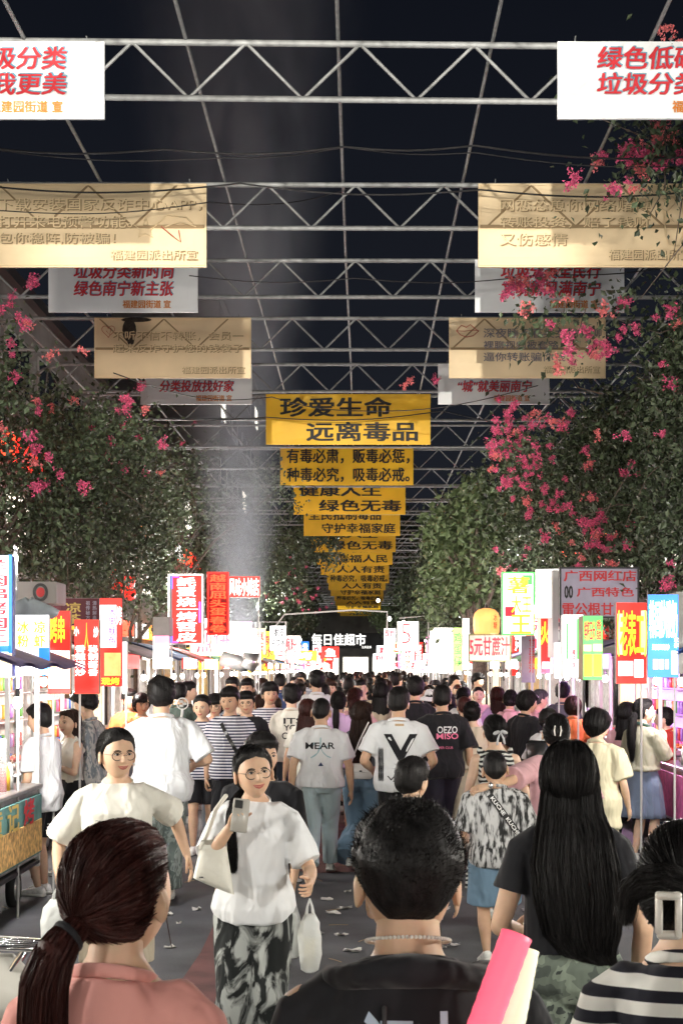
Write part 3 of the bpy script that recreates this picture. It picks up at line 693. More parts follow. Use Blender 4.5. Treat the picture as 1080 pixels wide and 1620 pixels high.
# ---------------------------------------------------------------- hanging banners
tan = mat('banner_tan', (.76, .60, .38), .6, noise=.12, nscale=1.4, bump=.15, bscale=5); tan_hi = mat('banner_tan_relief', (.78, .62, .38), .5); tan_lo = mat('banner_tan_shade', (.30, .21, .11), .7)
tanink = mat('banner_faded_ink', (.17, .16, .20), .7); tanred = mat('banner_red_outline', (.42, .07, .05), .6); grime = mat('banner_grime', (.10, .08, .06), .8)
white_b = mat('banner_white', (.80, .83, .86), .5, noise=.06, nscale=2); redink = mat('banner_red', (.55, .018, .03), .5); orink = mat('banner_orange', (.62, .20, .02), .5); blueink = mat('banner_blue_edge', (.09, .32, .45), .5)
yel = mat('banner_yellow', (.93, .54, .02), .55, noise=.10, nscale=1.5, bump=.12, bscale=4); blk = mat('banner_black', (.012, .012, .012), .6)
def banner(name, label, cx, zt, w, h, d, m, group, thick=.03, frame=None):
    t = thing(name, label, 'banner', (cx, d - .05, zt - h / 2), 0, group)
    n1, n2 = 16, 8; rs = np.random.RandomState(int(cx * 100 + d * 7) % 999); ph = rs.rand(3) * 6
    mb = MB(); fr = []
    for a in range(n2 + 1):
        for b in range(n1 + 1):
            x, z = -w / 2 + w * b / n1, -h / 2 + h * a / n2; ex = min(b, n1 - b, a, n2 - a) > 0
            fr.append((x, (.006 * math.sin(x * 5 + ph[0]) + .005 * math.sin(z * 8 + x * 3 + ph[1])) * ex, z))
    V = np.array(fr); B = V + np.array([0, thick, 0]); f = []; N = n1 + 1
    for a in range(n2):
        for b in range(n1): q = a * N + b; f.append((q, q + 1, q + N + 1, q + N)); o = len(V); f.append((o + q + N, o + q + N + 1, o + q + 1, o + q))
    edge = [b for b in range(N)] + [a * N + n1 for a in range(1, n2 + 1)] + [n2 * N + b for b in range(n1 - 1, -1, -1)] + [a * N for a in range(n2 - 1, 0, -1)]
    for i in range(len(edge)): u, v = edge[i], edge[(i + 1) % len(edge)]; f.append((v, u, len(V) + u, len(V) + v))
    mb.add(np.vstack([V, B]), f); mb.obj('panel', m, t, smooth=False)
    if frame:
        mb = MB()
        for sx in (-1, 1): mb.box((sx * (w / 2 - .02), -.008, 0), (.012, .012, h - .05))
        for sz in (-1, 1): mb.box((0, -.008, sz * (h / 2 - .02)), (w - .03, .012, .012))
        mb.obj('rim', frame, t)
    for sx in (-1, 0, 1):
        mb = MB(); mb.tube([(sx * w * .42, .0, h / 2 - .02), (sx * w * .42, .05, h / 2 + .03), (sx * w * .42, .02, h / 2 + .05)], .006, 5); mb.obj('tie', galv, t)
    return t
def tlines(t, w, h, spec, m, **kw):
    for s, u0, u1, v0, v1 in spec: lettering(s, (-w / 2 + u0 * w, -w / 2 + u1 * w, -h / 2 + v0 * h, -h / 2 + v1 * h), m, t, y=-.016, **kw)
# yellow ones down the middle
YB = [(('珍爱生命', .09, .76, .55, .93), ('远离毒品', .25, .92, .07, .44)), (('有毒必肃，贩毒必惩，', .05, .97, .56, .93), ('种毒必究，吸毒必戒。', .05, .97, .08, .45)), (('健康人生', .05, .78, .57, .92), ('绿色无毒', .23, .96, .10, .45)),
      (('全民抵制毒品', .05, .80, .57, .92), ('守护幸福家庭', .19, .95, .10, .45)), (('健康人生', .05, .78, .57, .92), ('绿色无毒', .23, .96, .10, .45)), (('拒绝毒品', .05, .72, .57, .92), ('造福人民', .26, .93, .10, .45)), (('抵制毒品', .05, .72, .57, .92), ('人人有责', .24, .93, .10, .45))]
for i in range(21):
    d = 26.3 + (6.2 * i if i < 9 else 55.8 + 6.2 * (i - 9)); w = 3.03; h = .93 if i == 0 else .88; cx = (-.25, -.34, -.33, -.31, -.30, -.28, -.3, -.18, -.25)[i] if i < 9 else -.25 + R.uniform(-.08, .08)
    sp = YB[i] if i < 7 else YB[(1, 6, 3)[(i - 7) % 3]]
    lab = ['frontmost yellow banner reading 珍爱生命 远离毒品', 'yellow banner reading 有毒必肃 贩毒必惩, second from the front', 'yellow banner reading 健康人生 绿色无毒, third from the front', 'yellow banner reading 守护幸福家庭, fourth from the front', 'yellow banner reading 绿色无毒, fifth from the front', 'yellow banner reading 造福人民, sixth from the front', 'yellow banner reading 人人有责, seventh from the front', 'yellow banner with two rows of 必, eighth from the front'][i] if i < 8 else 'small yellow banner far down the middle row'
    t = banner('yellow_banner', lab, cx, ZT + .02, w, h, d, yel, 'yellow banners down the middle')
    tlines(t, w, h, sp, blk, bold=.045 if i in (0, 2) else .03)
# white recycling banners
def white(lab, cx, d, l1, l2, s, w=1.84, h=.62):
    t = banner('white_banner', lab, cx, ZT + .0, w, h, d, white_b, 'white recycling banners')
    for q, off, m, y in ((0, .010, blueink, -.014), (0, 0, redink, -.018)):
        for st, (u0, u1, v0, v1) in ((l1, (.17, .83, .63, .92)), (l2, (.17, .83, .30, .58))):
            lettering(st, (-w / 2 + u0 * w + off, -w / 2 + u1 * w + off, -h / 2 + v0 * h + off, -h / 2 + v1 * h + off), m, t, y=y, bold=.03, slant=.12 if m is redink or 1 else 0)
    lettering(s, (-w / 2 + .50 * w, -w / 2 + .82 * w, -h / 2 + .07 * h, -h / 2 + .22 * h), orink, t, y=-.018, bold=.03); return t
D0 = TD[4]
white('white banner at the upper left corner with red characters', X(-13, 11.5), 11.5, '城市垃圾分类', '环境城我更美', '福建园街道 宣')
white('white banner at the upper right corner beside the flowers', X(1060, 11.5), 11.5, '绿色低碳生活', '垃圾分类先行', '福建园街道 宣')
white('white banner reading 绿色南宁新主张 below the large left tan banner', X(196, 17.6), 17.6, '垃圾分类新时尚', '绿色南宁新主张', '福建园街道 宣', h=.65)
white('white banner reading 满南宁 behind hanging pink flowers', X(868, 17.6), 17.6, '垃圾分类全民行', '文明新风满南宁', '福建园街道 宣', h=.65)
white('white banner reading 分类投放找好家 under the scorched tan banner', X(311, 23.6), 23.6, '记住垃圾 四分法', '分类投放找好家', '福建园街道 宣', h=.67)
white('white banner reading 就美丽南宁 under the lips banner', X(780, 23.6), 23.6, '“邕”有垃圾分类', '“城”就美丽南宁', '福建园街道 宣', h=.67)
# tan banners with emboss shade painted behind the characters and the pressed truss as a dark crease
def tanb(lab, cx, d, w, lines, ink=None, h=.87):
    t = banner('tan_banner', lab, cx, ZT - .0, w, h, d, tan, 'tan fraud-warning banners', frame=tan_hi)
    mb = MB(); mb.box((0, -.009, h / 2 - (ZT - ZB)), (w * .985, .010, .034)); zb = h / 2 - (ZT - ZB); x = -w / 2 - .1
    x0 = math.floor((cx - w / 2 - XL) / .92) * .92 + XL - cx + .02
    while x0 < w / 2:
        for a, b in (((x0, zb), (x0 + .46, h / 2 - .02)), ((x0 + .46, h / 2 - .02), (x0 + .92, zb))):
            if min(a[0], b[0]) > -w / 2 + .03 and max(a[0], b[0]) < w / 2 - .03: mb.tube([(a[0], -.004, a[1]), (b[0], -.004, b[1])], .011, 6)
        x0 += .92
    mb.obj('crease_shade', tan_lo, t)
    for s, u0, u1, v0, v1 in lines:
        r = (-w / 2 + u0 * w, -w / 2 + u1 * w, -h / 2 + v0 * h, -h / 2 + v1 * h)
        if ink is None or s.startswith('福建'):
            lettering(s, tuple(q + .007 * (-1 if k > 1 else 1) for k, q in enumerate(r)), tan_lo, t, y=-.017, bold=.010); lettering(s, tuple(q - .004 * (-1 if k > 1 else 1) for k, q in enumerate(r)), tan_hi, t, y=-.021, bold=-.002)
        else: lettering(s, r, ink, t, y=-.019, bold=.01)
    return t
w2, w4 = 2.25, 2.25
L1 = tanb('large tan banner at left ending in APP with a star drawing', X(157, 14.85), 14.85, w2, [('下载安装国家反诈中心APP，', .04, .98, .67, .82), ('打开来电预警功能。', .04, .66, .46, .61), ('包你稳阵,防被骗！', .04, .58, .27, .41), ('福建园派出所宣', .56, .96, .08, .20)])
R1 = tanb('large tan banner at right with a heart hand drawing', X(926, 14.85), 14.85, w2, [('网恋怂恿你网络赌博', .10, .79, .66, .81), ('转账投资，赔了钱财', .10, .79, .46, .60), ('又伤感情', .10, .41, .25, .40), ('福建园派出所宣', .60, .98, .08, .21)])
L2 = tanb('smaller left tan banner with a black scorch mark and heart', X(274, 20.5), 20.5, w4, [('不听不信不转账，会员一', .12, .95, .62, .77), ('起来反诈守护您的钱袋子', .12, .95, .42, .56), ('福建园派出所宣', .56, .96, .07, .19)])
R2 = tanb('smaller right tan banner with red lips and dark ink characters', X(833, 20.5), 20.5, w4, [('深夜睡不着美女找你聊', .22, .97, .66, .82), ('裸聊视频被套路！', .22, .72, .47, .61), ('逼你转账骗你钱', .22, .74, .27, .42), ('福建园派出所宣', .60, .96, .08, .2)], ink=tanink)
def outline(pts, m, t, r=.006, name='drawing'):
    mb = MB(); mb.tube([(a, -.02, b) for a, b in pts], r, 5); mb.obj(name, m, t, smooth=True)
star = [(.72 + (.055 if i % 2 == 0 else .022) * math.cos(1.57 + i * math.pi / 5), -.02 + (.055 if i % 2 == 0 else .022) * math.sin(1.57 + i * math.pi / 5)) for i in range(11)]
outline([((a - .5) * w2 * 1.0, (b - .0) * 2.0) for a, b in star], tan_hi, L1); outline([(.60, .0), (.72, .10), (.92, .08), (1.02, -.02), (.85, .03), (.70, -.02)], tan_hi, L1); outline([(.66, -.02), (.78, -.12), (.86, -.18), (.84, -.06)], tanred, L1)
hearth = lambda cx, cz, k: [(cx + k * 16 * math.sin(t) ** 3 / 17, cz + k * (13 * math.cos(t) - 5 * math.cos(2 * t) - 2 * math.cos(3 * t) - math.cos(4 * t)) / 17) for t in np.linspace(0, 6.28, 26)]
outline(hearth(.82, .22, .10), tan_hi, R1); outline([(.80, .10), (.82, -.10), (.86, -.20), (.95, -.22), (1.0, -.10), (1.05, -.02), (.98, 0), (.92, .02), (.86, .06), (.80, .10)], tan_hi, R1)
outline(hearth(-.92, .24, .10), tanred, L2, .004); outline([(-.95, .24), (-.9, .18), (-.88, .28)], tanred, L2, .004)
outline([(-1.02, .24), (-.95, .32), (-.88, .29), (-.82, .33), (-.74, .26), (-.70, .24), (-.78, .17), (-.88, .15), (-.96, .18), (-1.02, .24)], tanred, R2); outline([(-1.02, .24), (-.9, .235), (-.80, .25), (-.70, .24)], tanred, R2, .004)
mb = MB(); mb.ell((-.62, -.012, .25), (.10, .008, .17), 14, 8); mb.ell((-.52, -.012, .40), (.22, .008, .035), 14, 8); mb.ell((-.60, -.012, .10), (.05, .008, .07), 14, 8); mb.obj('scorch_mark', mat('scorch', (.035, .028, .022), .9, noise=.5, nscale=20), L2, smooth=True)
# cables across the street
cab = mat('cable', (.012, .012, .014), .6)
def cable(lab, pts, r=.008):
    P = []
    for (a, b) in zip(pts[:-1], pts[1:]):
        for q in np.linspace(0, 1, 10, endpoint=False): p = np.array(a) * (1 - q) + np.array(b) * q; p[2] -= .10 * math.sin(math.pi * q) * np.linalg.norm(np.array(a) - np.array(b)) / 3; P.append(p)
    P.append(pts[-1]); mb = MB(); mb.tube(P, r, 5); tag(mb.obj('overhead_cable', cab, smooth=True), lab, 'cable', 'overhead cables')
cable('black cable bundle strung between the two front trusses', [(X(-60, 13), 13, Z(228, 13)), (X(260, 13), 13, Z(236, 13)), (X(545, 13), 13, Z(232, 13)), (X(750, 13), 13, Z(230, 13)), (X(1150, 13), 13, Z(244, 13))], .010)
cable('thin second wire of the front cable bundle', [(X(-60, 13.1), 13.1, Z(222, 13)), (X(360, 13.1), 13.1, Z(243, 13)), (X(545, 13.1), 13.1, Z(226, 13)), (X(750, 13.1), 13.1, Z(235, 13)), (X(1150, 13.1), 13.1, Z(252, 13))], .006)
cable('black cable lying along the top of the large tan banners', [(X(-60, 14.6), 14.6, Z(290, 14.6)), (X(380, 14.6), 14.6, Z(290, 14.6)), (X(760, 14.6), 14.6, Z(300, 14.6)), (X(1150, 14.6), 14.6, Z(297, 14.6))], .010)
cable('sagging cable running in front of the front yellow banner', [(X(180, 19), 19, Z(590, 19)), (X(430, 24), 24, Z(628, 24)), (X(560, 25), 25, Z(650, 25)), (X(850, 22), 22, Z(610, 22))], .008)
cable('cable crossing from the left tan banner to the middle', [(X(0, 14.4), 14.4, Z(333, 14.4)), (X(330, 14.6), 14.6, Z(320, 14.6)), (X(560, 17), 17, Z(296, 17))], .006)
cable('cable slanting across under the large right tan banner', [(X(300, 17), 17, Z(436, 17)), (X(560, 17), 17, Z(440, 17)), (X(860, 17), 17, Z(434, 17)), (X(1100, 17), 17, Z(415, 17))], .007)
cable('low cable across the street before the sixth truss', [(X(200, 26), 26, Z(655, 26)), (X(420, 26), 26, Z(660, 26)), (X(700, 26), 26, Z(650, 26)), (X(1080, 26), 26, Z(700, 26))], .010)
# ---------------------------------------------------------------- bougainvillea over both sides of the roof
leafm = mat('bougainvillea_leaf', (.060, .084, .044), .5, island=.75); leafm.node_tree.nodes['Principled BSDF'].inputs['Transmission Weight'].default_value = 0
petal = mat('bougainvillea_petal', (.78, .13, .28), .6, island=.45); petal2 = mat('bougainvillea_petal_coral', (.88, .24, .25), .6, island=.35); bark = mat('bark', (.13, .10, .08), .9, noise=.4, nscale=20, bump=.8, bscale=30)
def leafcloud(P, size, rs, bend=.25):
    """one folded leaf (two triangles) at every point"""
    N = len(P); a = rs.randn(N, 3); a[:, 2] -= .6; a /= np.linalg.norm(a, axis=1)[:, None]; b = np.cross(a, rs.randn(N, 3)); b /= np.linalg.norm(b, axis=1)[:, None] + 1e-9; c = np.cross(a, b)
    s = size * (.55 + .9 * rs.rand(N, 1)); tip = P + a * s; l_ = P + a * s * .45 + b * s * .32 + c * s * bend * .5; r_ = P + a * s * .45 - b * s * .32 + c * s * bend * .5
    V = np.stack([P, l_, tip, r_], 1).reshape(-1, 3); i = np.arange(N) * 4; f = np.concatenate([np.stack([i, i + 1, i + 2], 1), np.stack([i, i + 2, i + 3], 1)]); return V, f
BL = []
for q in range(5):                                         # blossom cluster variants
    rs = np.random.RandomState(50 + q); c = rs.randn(14, 3) * np.array([.042, .042, .055]); P = (c[:, None] + rs.randn(14, 9, 3) * .018).reshape(-1, 3); V, f = leafcloud(P, .040, rs, .5); BL.append(rawmesh('blossom_cluster', V, f, petal if q != 3 else petal2))
def vine(label, boxes, nleaf, blooms, seed, size=.075, trunk=None, group='bougainvillea along the street', cat='bougainvillea'):
    """boxes = (x0,x1,y0,y1,z0,z1,weight) volumes that the shoots fill; clumps hang from them"""
    rs = np.random.RandomState(seed); t = thing('bougainvillea', label, cat, (trunk[0], trunk[1], 0), 0, group); o0 = np.array([trunk[0], trunk[1], 0])
    wts = np.array([b[6] for b in boxes], float); wts /= wts.sum(); nleaf = int(nleaf * 1.45); nc = max(20, nleaf // 75); ci = rs.choice(len(boxes), nc, p=wts); Bx = np.array([b[:6] for b in boxes])
    lo, hi = Bx[ci][:, [0, 2, 4]], Bx[ci][:, [1, 3, 5]]; cc = lo + (hi - lo) * rs.rand(nc, 3); rr = .10 + .26 * rs.rand(nc, 1) ** 1.5
    P = (cc[:, None] + rs.randn(nc, 75, 3) * rr[:, None] * np.array([1, 1, 1.15])).reshape(-1, 3); P[:, 2] -= rs.rand(len(P)) ** 3 * .35
    V, f = leafcloud(P - o0, size, rs); put('foliage', rawmesh('foliage', V, f, leafm), t)
    mb = MB(); c0 = cc[rs.choice(nc, min(nc, 26), False)]
    for k in range(3):
        bx_ = c0[k]; a0 = np.array([trunk[0] + rs.randn() * .12, trunk[1] + rs.randn() * .12, 0]); mid = np.array([trunk[0], trunk[1], 2.6]) + rs.randn(3) * .15
        mb.tube(np.array([a0, (a0 + mid) / 2 + rs.randn(3) * .05, mid, (mid + bx_) / 2 + (0, 0, .4), bx_]) - o0, [.06, .05, .045, .03, .015], 8)
    mb.obj('trunk', bark, t, smooth=True)
    mb = MB()
    for k in range(3, len(c0)):
        a = c0[k]; b = a + rs.randn(3) * .5 + (0, 0, -.45); mb.tube(np.array([a, (a + b) / 2 + rs.randn(3) * .1, b]) - o0, [.012, .008, .004], 5)
    mb.obj('shoots', bark, t, smooth=True)
    for (bx_, by, bz, n, sp) in blooms:
        for k in range(n):
            p = np.array([bx_, by, bz]) + rs.randn(3) * np.array([sp, sp * .6, sp]) * 1.25; q = put('blossom_cluster', BL[rs.randint(5)], t, loc=tuple(p - o0)); q.rotation_euler = tuple(rs.rand(3) * 6); q.scale = (rs.uniform(.42, .9),) * 3
    return t
P_ = lambda px, py, d, n, sp: (X(px, d), d, Z(py, d), n, sp)
vine('dense bougainvillea hanging over the left stalls with scattered pink blooms', [(-5.8, -4.25, 16, 20, 3.2, 6.2, 3), (-5.6, -4.2, 14, 16, 3.7, 5.2, 1.2), (-4.4, -3.3, 17.5, 20, 3.4, 4.9, 1.4)], 15000,
     [P_(20, 455, 17, 3, .12), P_(45, 520, 17, 4, .15), P_(52, 640, 17, 3, .12), P_(20, 590, 17, 2, .1), P_(110, 560, 18, 2, .1), P_(5, 690, 16.5, 2, .1), P_(40, 760, 17, 3, .15), P_(115, 740, 17.5, 3, .2), P_(85, 770, 17.5, 2, .1), P_(10, 480, 17, 2, .1), P_(75, 700, 17, 2, .1)], 1, trunk=(-4.75, 16.5))
vine('bougainvillea behind the scorched banner with pink blooms at its edge', [(-5.0, -3.6, 20.5, 26, 3.4, 6.1, 3), (-4.6, -3.2, 20.5, 24, 3.6, 5.6, 1.5)], 15000,
     [P_(195, 620, 21, 5, .16), P_(160, 690, 21, 2, .12), P_(235, 698, 22, 2, .08), P_(180, 720, 21, 3, .15), P_(140, 725, 22, 2, .1), P_(235, 750, 22.5, 2, .1), P_(110, 650, 21, 2, .14), P_(200, 650, 21, 2, .1), P_(218, 655, 21, 1, .1)], 2, trunk=(-4.75, 22.5))
vine('leafy climber over the left arches behind the neon signs', [(-5.2, -3.6, 28, 36, 4.4, 6.6, 2), (-3.8, -1.8, 30, 38, 6.2, 6.9, .45), (-5.4, -4.4, 28, 38, 3.0, 5.0, 1.2)], 6500, [P_(280, 700, 30, 2, .2)], 3, size=.09, trunk=(-4.9, 31))
vine('flowering climber on the left side far behind the smoke', [(-4.8, -2.2, 42, 58, 4.5, 7.2, 2), (-2.4, -.8, 46, 58, 6.2, 7.2, .8), (-5.2, -4, 40, 58, 2.5, 5.5, 1)], 10000, [P_(455, 905, 50, 5, .4), P_(478, 930, 52, 6, .4), P_(462, 950, 52, 5, .3), P_(490, 945, 50, 4, .2), P_(430, 925, 50, 2, .3)], 4, size=.13, trunk=(-4.9, 50))
vine('bougainvillea with magenta sprays over the upper right banner', [(2.55, 3.8, 12.8, 13.8, 6.62, 7.1, .8), (3.9, 5.2, 13.4, 15.5, 4.3, 6.2, 1.3)], 3600,
     [P_(1000, 290, 13.2, 4, .07), P_(985, 265, 13.2, 4, .10), P_(905, 285, 13.2, 2, .06), P_(950, 270, 13.2, 1, .1), P_(1055, 205, 13.2, 5, .10), P_(1070, 70, 12.8, 3, .06), P_(1060, 230, 13.2, 3, .1), P_(1020, 225, 13.2, 3, .1)], 5, size=.07, trunk=(4.6, 13.5))
vine('bougainvillea spray of bright pink hanging across the white banner', [(3.5, 4.8, 15.8, 18.2, 4.6, 6.15, 2.0), (1.8, 3.2, 15.9, 16.4, 5.95, 6.15, .10), (3.7, 5.0, 15.4, 19.2, 3.4, 5.6, 2.2)], 11500,
     [P_(805, 455, 16, 4, .07), P_(835, 450, 16, 4, .07), P_(825, 478, 16, 3, .06), P_(855, 445, 16, 3, .07), P_(865, 458, 16, 2, .06), P_(880, 510, 16, 3, .06), P_(935, 515, 16, 5, .12), P_(960, 525, 16, 3, .1), P_(990, 485, 16, 3, .10), P_(995, 505, 16, 3, .10), P_(1075, 505, 16, 2, .1), P_(890, 555, 16.2, 3, .10), P_(1075, 580, 16, 2, .1), P_(905, 580, 16.2, 1, .05), P_(1000, 620, 16.5, 2, .2), P_(930, 545, 16, 3, .12)], 6, trunk=(4.6, 16.6))
vine('right bougainvillea thick with cascading coral pink blossom', [(3.3, 4.8, 21, 24, 3.6, 6.2, 3), (2.3, 3.3, 21.8, 23.5, 4.7, 5.7, .5), (3.9, 5.2, 18.6, 23, 3.0, 5.6, 2)], 16000,
     [P_(815, 660, 22, 10, .16), P_(790, 700, 22, 8, .12), P_(825, 725, 22, 12, .20), P_(800, 680, 22, 6, .12), P_(850, 740, 22, 9, .18), P_(815, 765, 22, 8, .14), P_(840, 775, 22, 6, .15), P_(785, 742, 22, 2, .05), P_(880, 690, 21.5, 3, .16), P_(860, 790, 22, 4, .12), P_(905, 785, 21.5, 4, .16), P_(925, 820, 21, 9, .14), P_(955, 830, 21, 6, .14), P_(930, 860, 21, 4, .10), P_(960, 870, 21, 4, .06), P_(895, 670, 21, 2, .05), P_(1005, 740, 20, 3, .06), P_(985, 865, 20, 1, .05), P_(935, 740, 21, 3, .15), P_(875, 840, 21.5, 2, .06), P_(650, 605, 22.6, 2, .05), P_(685, 600, 22.6, 1, .04), P_(912, 895, 20, 2, .05), P_(965, 893, 20, 1, .05)], 7, trunk=(4.6, 21))
vine('dense dark climber above the red and blue stall banners at right', [(3.6, 5.8, 14.5, 18.5, 3.1, 5.6, 3), (4.2, 5.8, 12.5, 16, 3.2, 5.2, 1.4)], 11000, [P_(1045, 925, 16, 2, .1), P_(1060, 700, 16, 2, .1)], 8, trunk=(4.9, 16))
vine('leafy climber over the right arches beyond the cascading blossom', [(2.5, 4.9, 25, 36, 3.9, 6.6, 3), (3.6, 5.4, 25, 38, 2.8, 5.4, 2)], 10000, [P_(735, 873, 34, 3, .2), P_(790, 900, 30, 5, .22), P_(812, 897, 30, 4, .14), P_(722, 895, 34, 2, .1), P_(828, 870, 28, 2, .1)], 9, size=.10, trunk=(4.7, 30))
vine('grey green climber far down the right side of the street', [(2.2, 5.0, 40, 62, 3.6, 7.0, 3), (3.4, 5.6, 38, 62, 2.6, 5.6, 2)], 15000, [P_(700, 905, 45, 2, .3)], 10, size=.15, trunk=(4.7, 48))
vine('farthest climber over the left side near the market building', [(-5.4, -2.9, 62, 90, 4.6, 7.2, 3)], 12000, [P_(520, 960, 70, 5, .7)], 12, size=.22, trunk=(-4.9, 80))
vine('farthest climber over the right side near the market building', [(2.0, 5.4, 64, 95, 4.4, 7.2, 3)], 12000, [], 13, size=.22, trunk=(4.7, 80))
# trees behind the stalls and at the far end
treeleaf = mat('tree_leaf', (.042, .058, .032), .6, island=.6); palmleaf = mat('tree_leaf_light', (.10, .14, .06), .55, island=.4)
def tree(label, x, y, h, crown, n, size, seed, m=None, group='trees beyond the stalls'):
    rs = np.random.RandomState(seed); t = thing('broadleaf_tree', label, 'tree', (x, y, 0), 0, group); mb = MB()
    mb.tube([(0, 0, 0), (.1, 0, h * .3), (0, .1, h * .55), (.1, 0, h * .8)], [h * .035, h * .028, h * .02, h * .008], 10)
    cl = rs.randn(max(16, n // 220), 3); cl /= np.linalg.norm(cl, axis=1)[:, None]; cl *= np.cbrt(rs.rand(len(cl), 1)) * crown; cl += (0, 0, h * .72)
    for c in cl[:9]: mb.tube([(0, 0, h * .42), c * .5 + np.array([0, 0, h * .28]), c], [h * .012, h * .008, h * .003], 6)
    mb.obj('trunk', bark, t, smooth=True)
    k = n // len(cl); P = (cl[:, None] + rs.randn(len(cl), k, 3) * crown * .16).reshape(-1, 3); V, f = leafcloud(P, size, rs); put('crown', rawmesh('crown', V, f, m or treeleaf), t)
tree('feathery light green tree beside the right arches', X(752, 32), 32, 6.2, (1.3, 1.6, 1.5), 5000, .16, 21, palmleaf)
for i, (x, y, h, cr, lb) in enumerate([(-5.3, 104, 8.8, 2.6, 'leafy tree hanging over the supermarket sign from the left'), (2.6, 106, 8.8, 2.6, 'leafy tree hanging over the supermarket sign from the right'), (-.4, 128, 13.5, 4.2, 'leafy tree straight above the supermarket sign'),(-9, 62, 10, 3.8, 'dark tree behind the left stalls under the smoke'), (-14, 105, 15, 6, 'tall dark tree at the far left end of the street'), (-4, 124, 15, 5.5, 'dark tree left of the far end above the supermarket sign'), (5, 126, 15, 6, 'dark tree right of the far end above the supermarket sign'), (13, 112, 15, 6, 'tall dark tree at the far right end of the street'), (9.5, 60, 10, 4, 'dark tree behind the white light boxes at right'), (8.3, 34, 9, 3.2, 'dark tree behind the sugar cane juice sign'), (7.4, 20, 8, 2.6, 'dark tree behind the tall lilac banner')]):
    tree(lb, x, y, h, (cr, cr * .8, cr * .75), 9000, .055 * cr, 30 + i, palmleaf if 100 < y < 110 and abs(x) < 4 else None)
# ---------------------------------------------------------------- stalls, signs and shops
steel = mat('stainless_steel', (.55, .55, .54), .3, metal=.85, noise=.15, nscale=10); alu = mat('white_frame', (.62, .62, .60), .5); dark = mat('dark_metal', (.03, .03, .032), .5, metal=.4); rubber = mat('rubber', (.015, .015, .015), .9)
greyb = mat('sign_back_grey', (.42, .42, .40), .7, noise=.1); woodm = mat('sign_side_wood', (.42, .30, .17), .7, noise=.2); glass = mat('stall_glass', (.9, .95, .93), .05, alpha=.16)
E_W = emis('lit_white', (1, .98, .93), .85, noise=.35, nscale=2.5); E_WS = emis('lit_white_soft', (.95, .97, 1), .8, noise=.15, nscale=3); E_R = emis('lit_red', (.85, .025, .018), 1.0, noise=.1, nscale=3); E_Y = emis('lit_yellow', (1, .62, .03), 1.3); E_B = emis('lit_blue', (.03, .20, .72), 1.0, noise=.1, nscale=3)
E_G = emis('lit_green', (.10, .62, .12), .95, noise=.1, nscale=3); E_P = emis('lit_pink', (.95, .25, .55), 1.3, noise=.2, nscale=3); E_PU = emis('lit_purple', (.55, .25, .85), 1.1, noise=.2, nscale=3); E_O = emis('lit_orange', (1, .30, .03), 1.4); E_NR = emis('neon_red', (1, .06, .02), 1.9); E_NB = emis('neon_blue', (.05, .08, 1), 3.5); E_CR = emis('lit_cream', (1, .80, .50), .55, noise=.3, nscale=5)
E_FOOD = emis('lit_food_print', (.75, .42, .14), .85, noise=.6, nscale=16); E_TXR = emis('lit_text_red', (.75, .02, .04), .8); E_TXP = emis('lit_text_purple', (.22, .12, .62), .8); E_WTX = emis('lit_text_white', (1, .98, .95), 1.3); E_GR = emis('lit_shop', (1, .93, .80), 1.3, noise=.4, nscale=1.5)
lilac = mat('lilac_board', (.36, .34, .44), .6, noise=.08); maroon = mat('maroon_board', (.10, .012, .025), .6); gold = mat('gold_letters', (.60, .42, .10), .5); redp = mat('red_paint', (.55, .02, .025), .55); bulbm = emis('bulb', (1, .95, .85), 14)
def point_lamp(parent, loc, watts, col=(1, .97, .91), r=.06, name='lamp_light'):
    ld = bpy.data.lights.new(name, 'POINT'); ld.energy = watts; ld.color = col; ld.shadow_soft_size = r; o = bpy.data.objects.new(name, ld); C.collection.objects.link(o); o.parent = parent; o.location = loc; return o
mb = MB(); mb.ell((0, 0, 0), (.035, .035, .045), 10, 8); bulb_me = mb.mesh('bulb', bulbm); mb = MB(); mb.tube([(0, 0, .04), (0, 0, .09)], .016, 8); cap_me = mb.mesh('bulb_cap', dark)
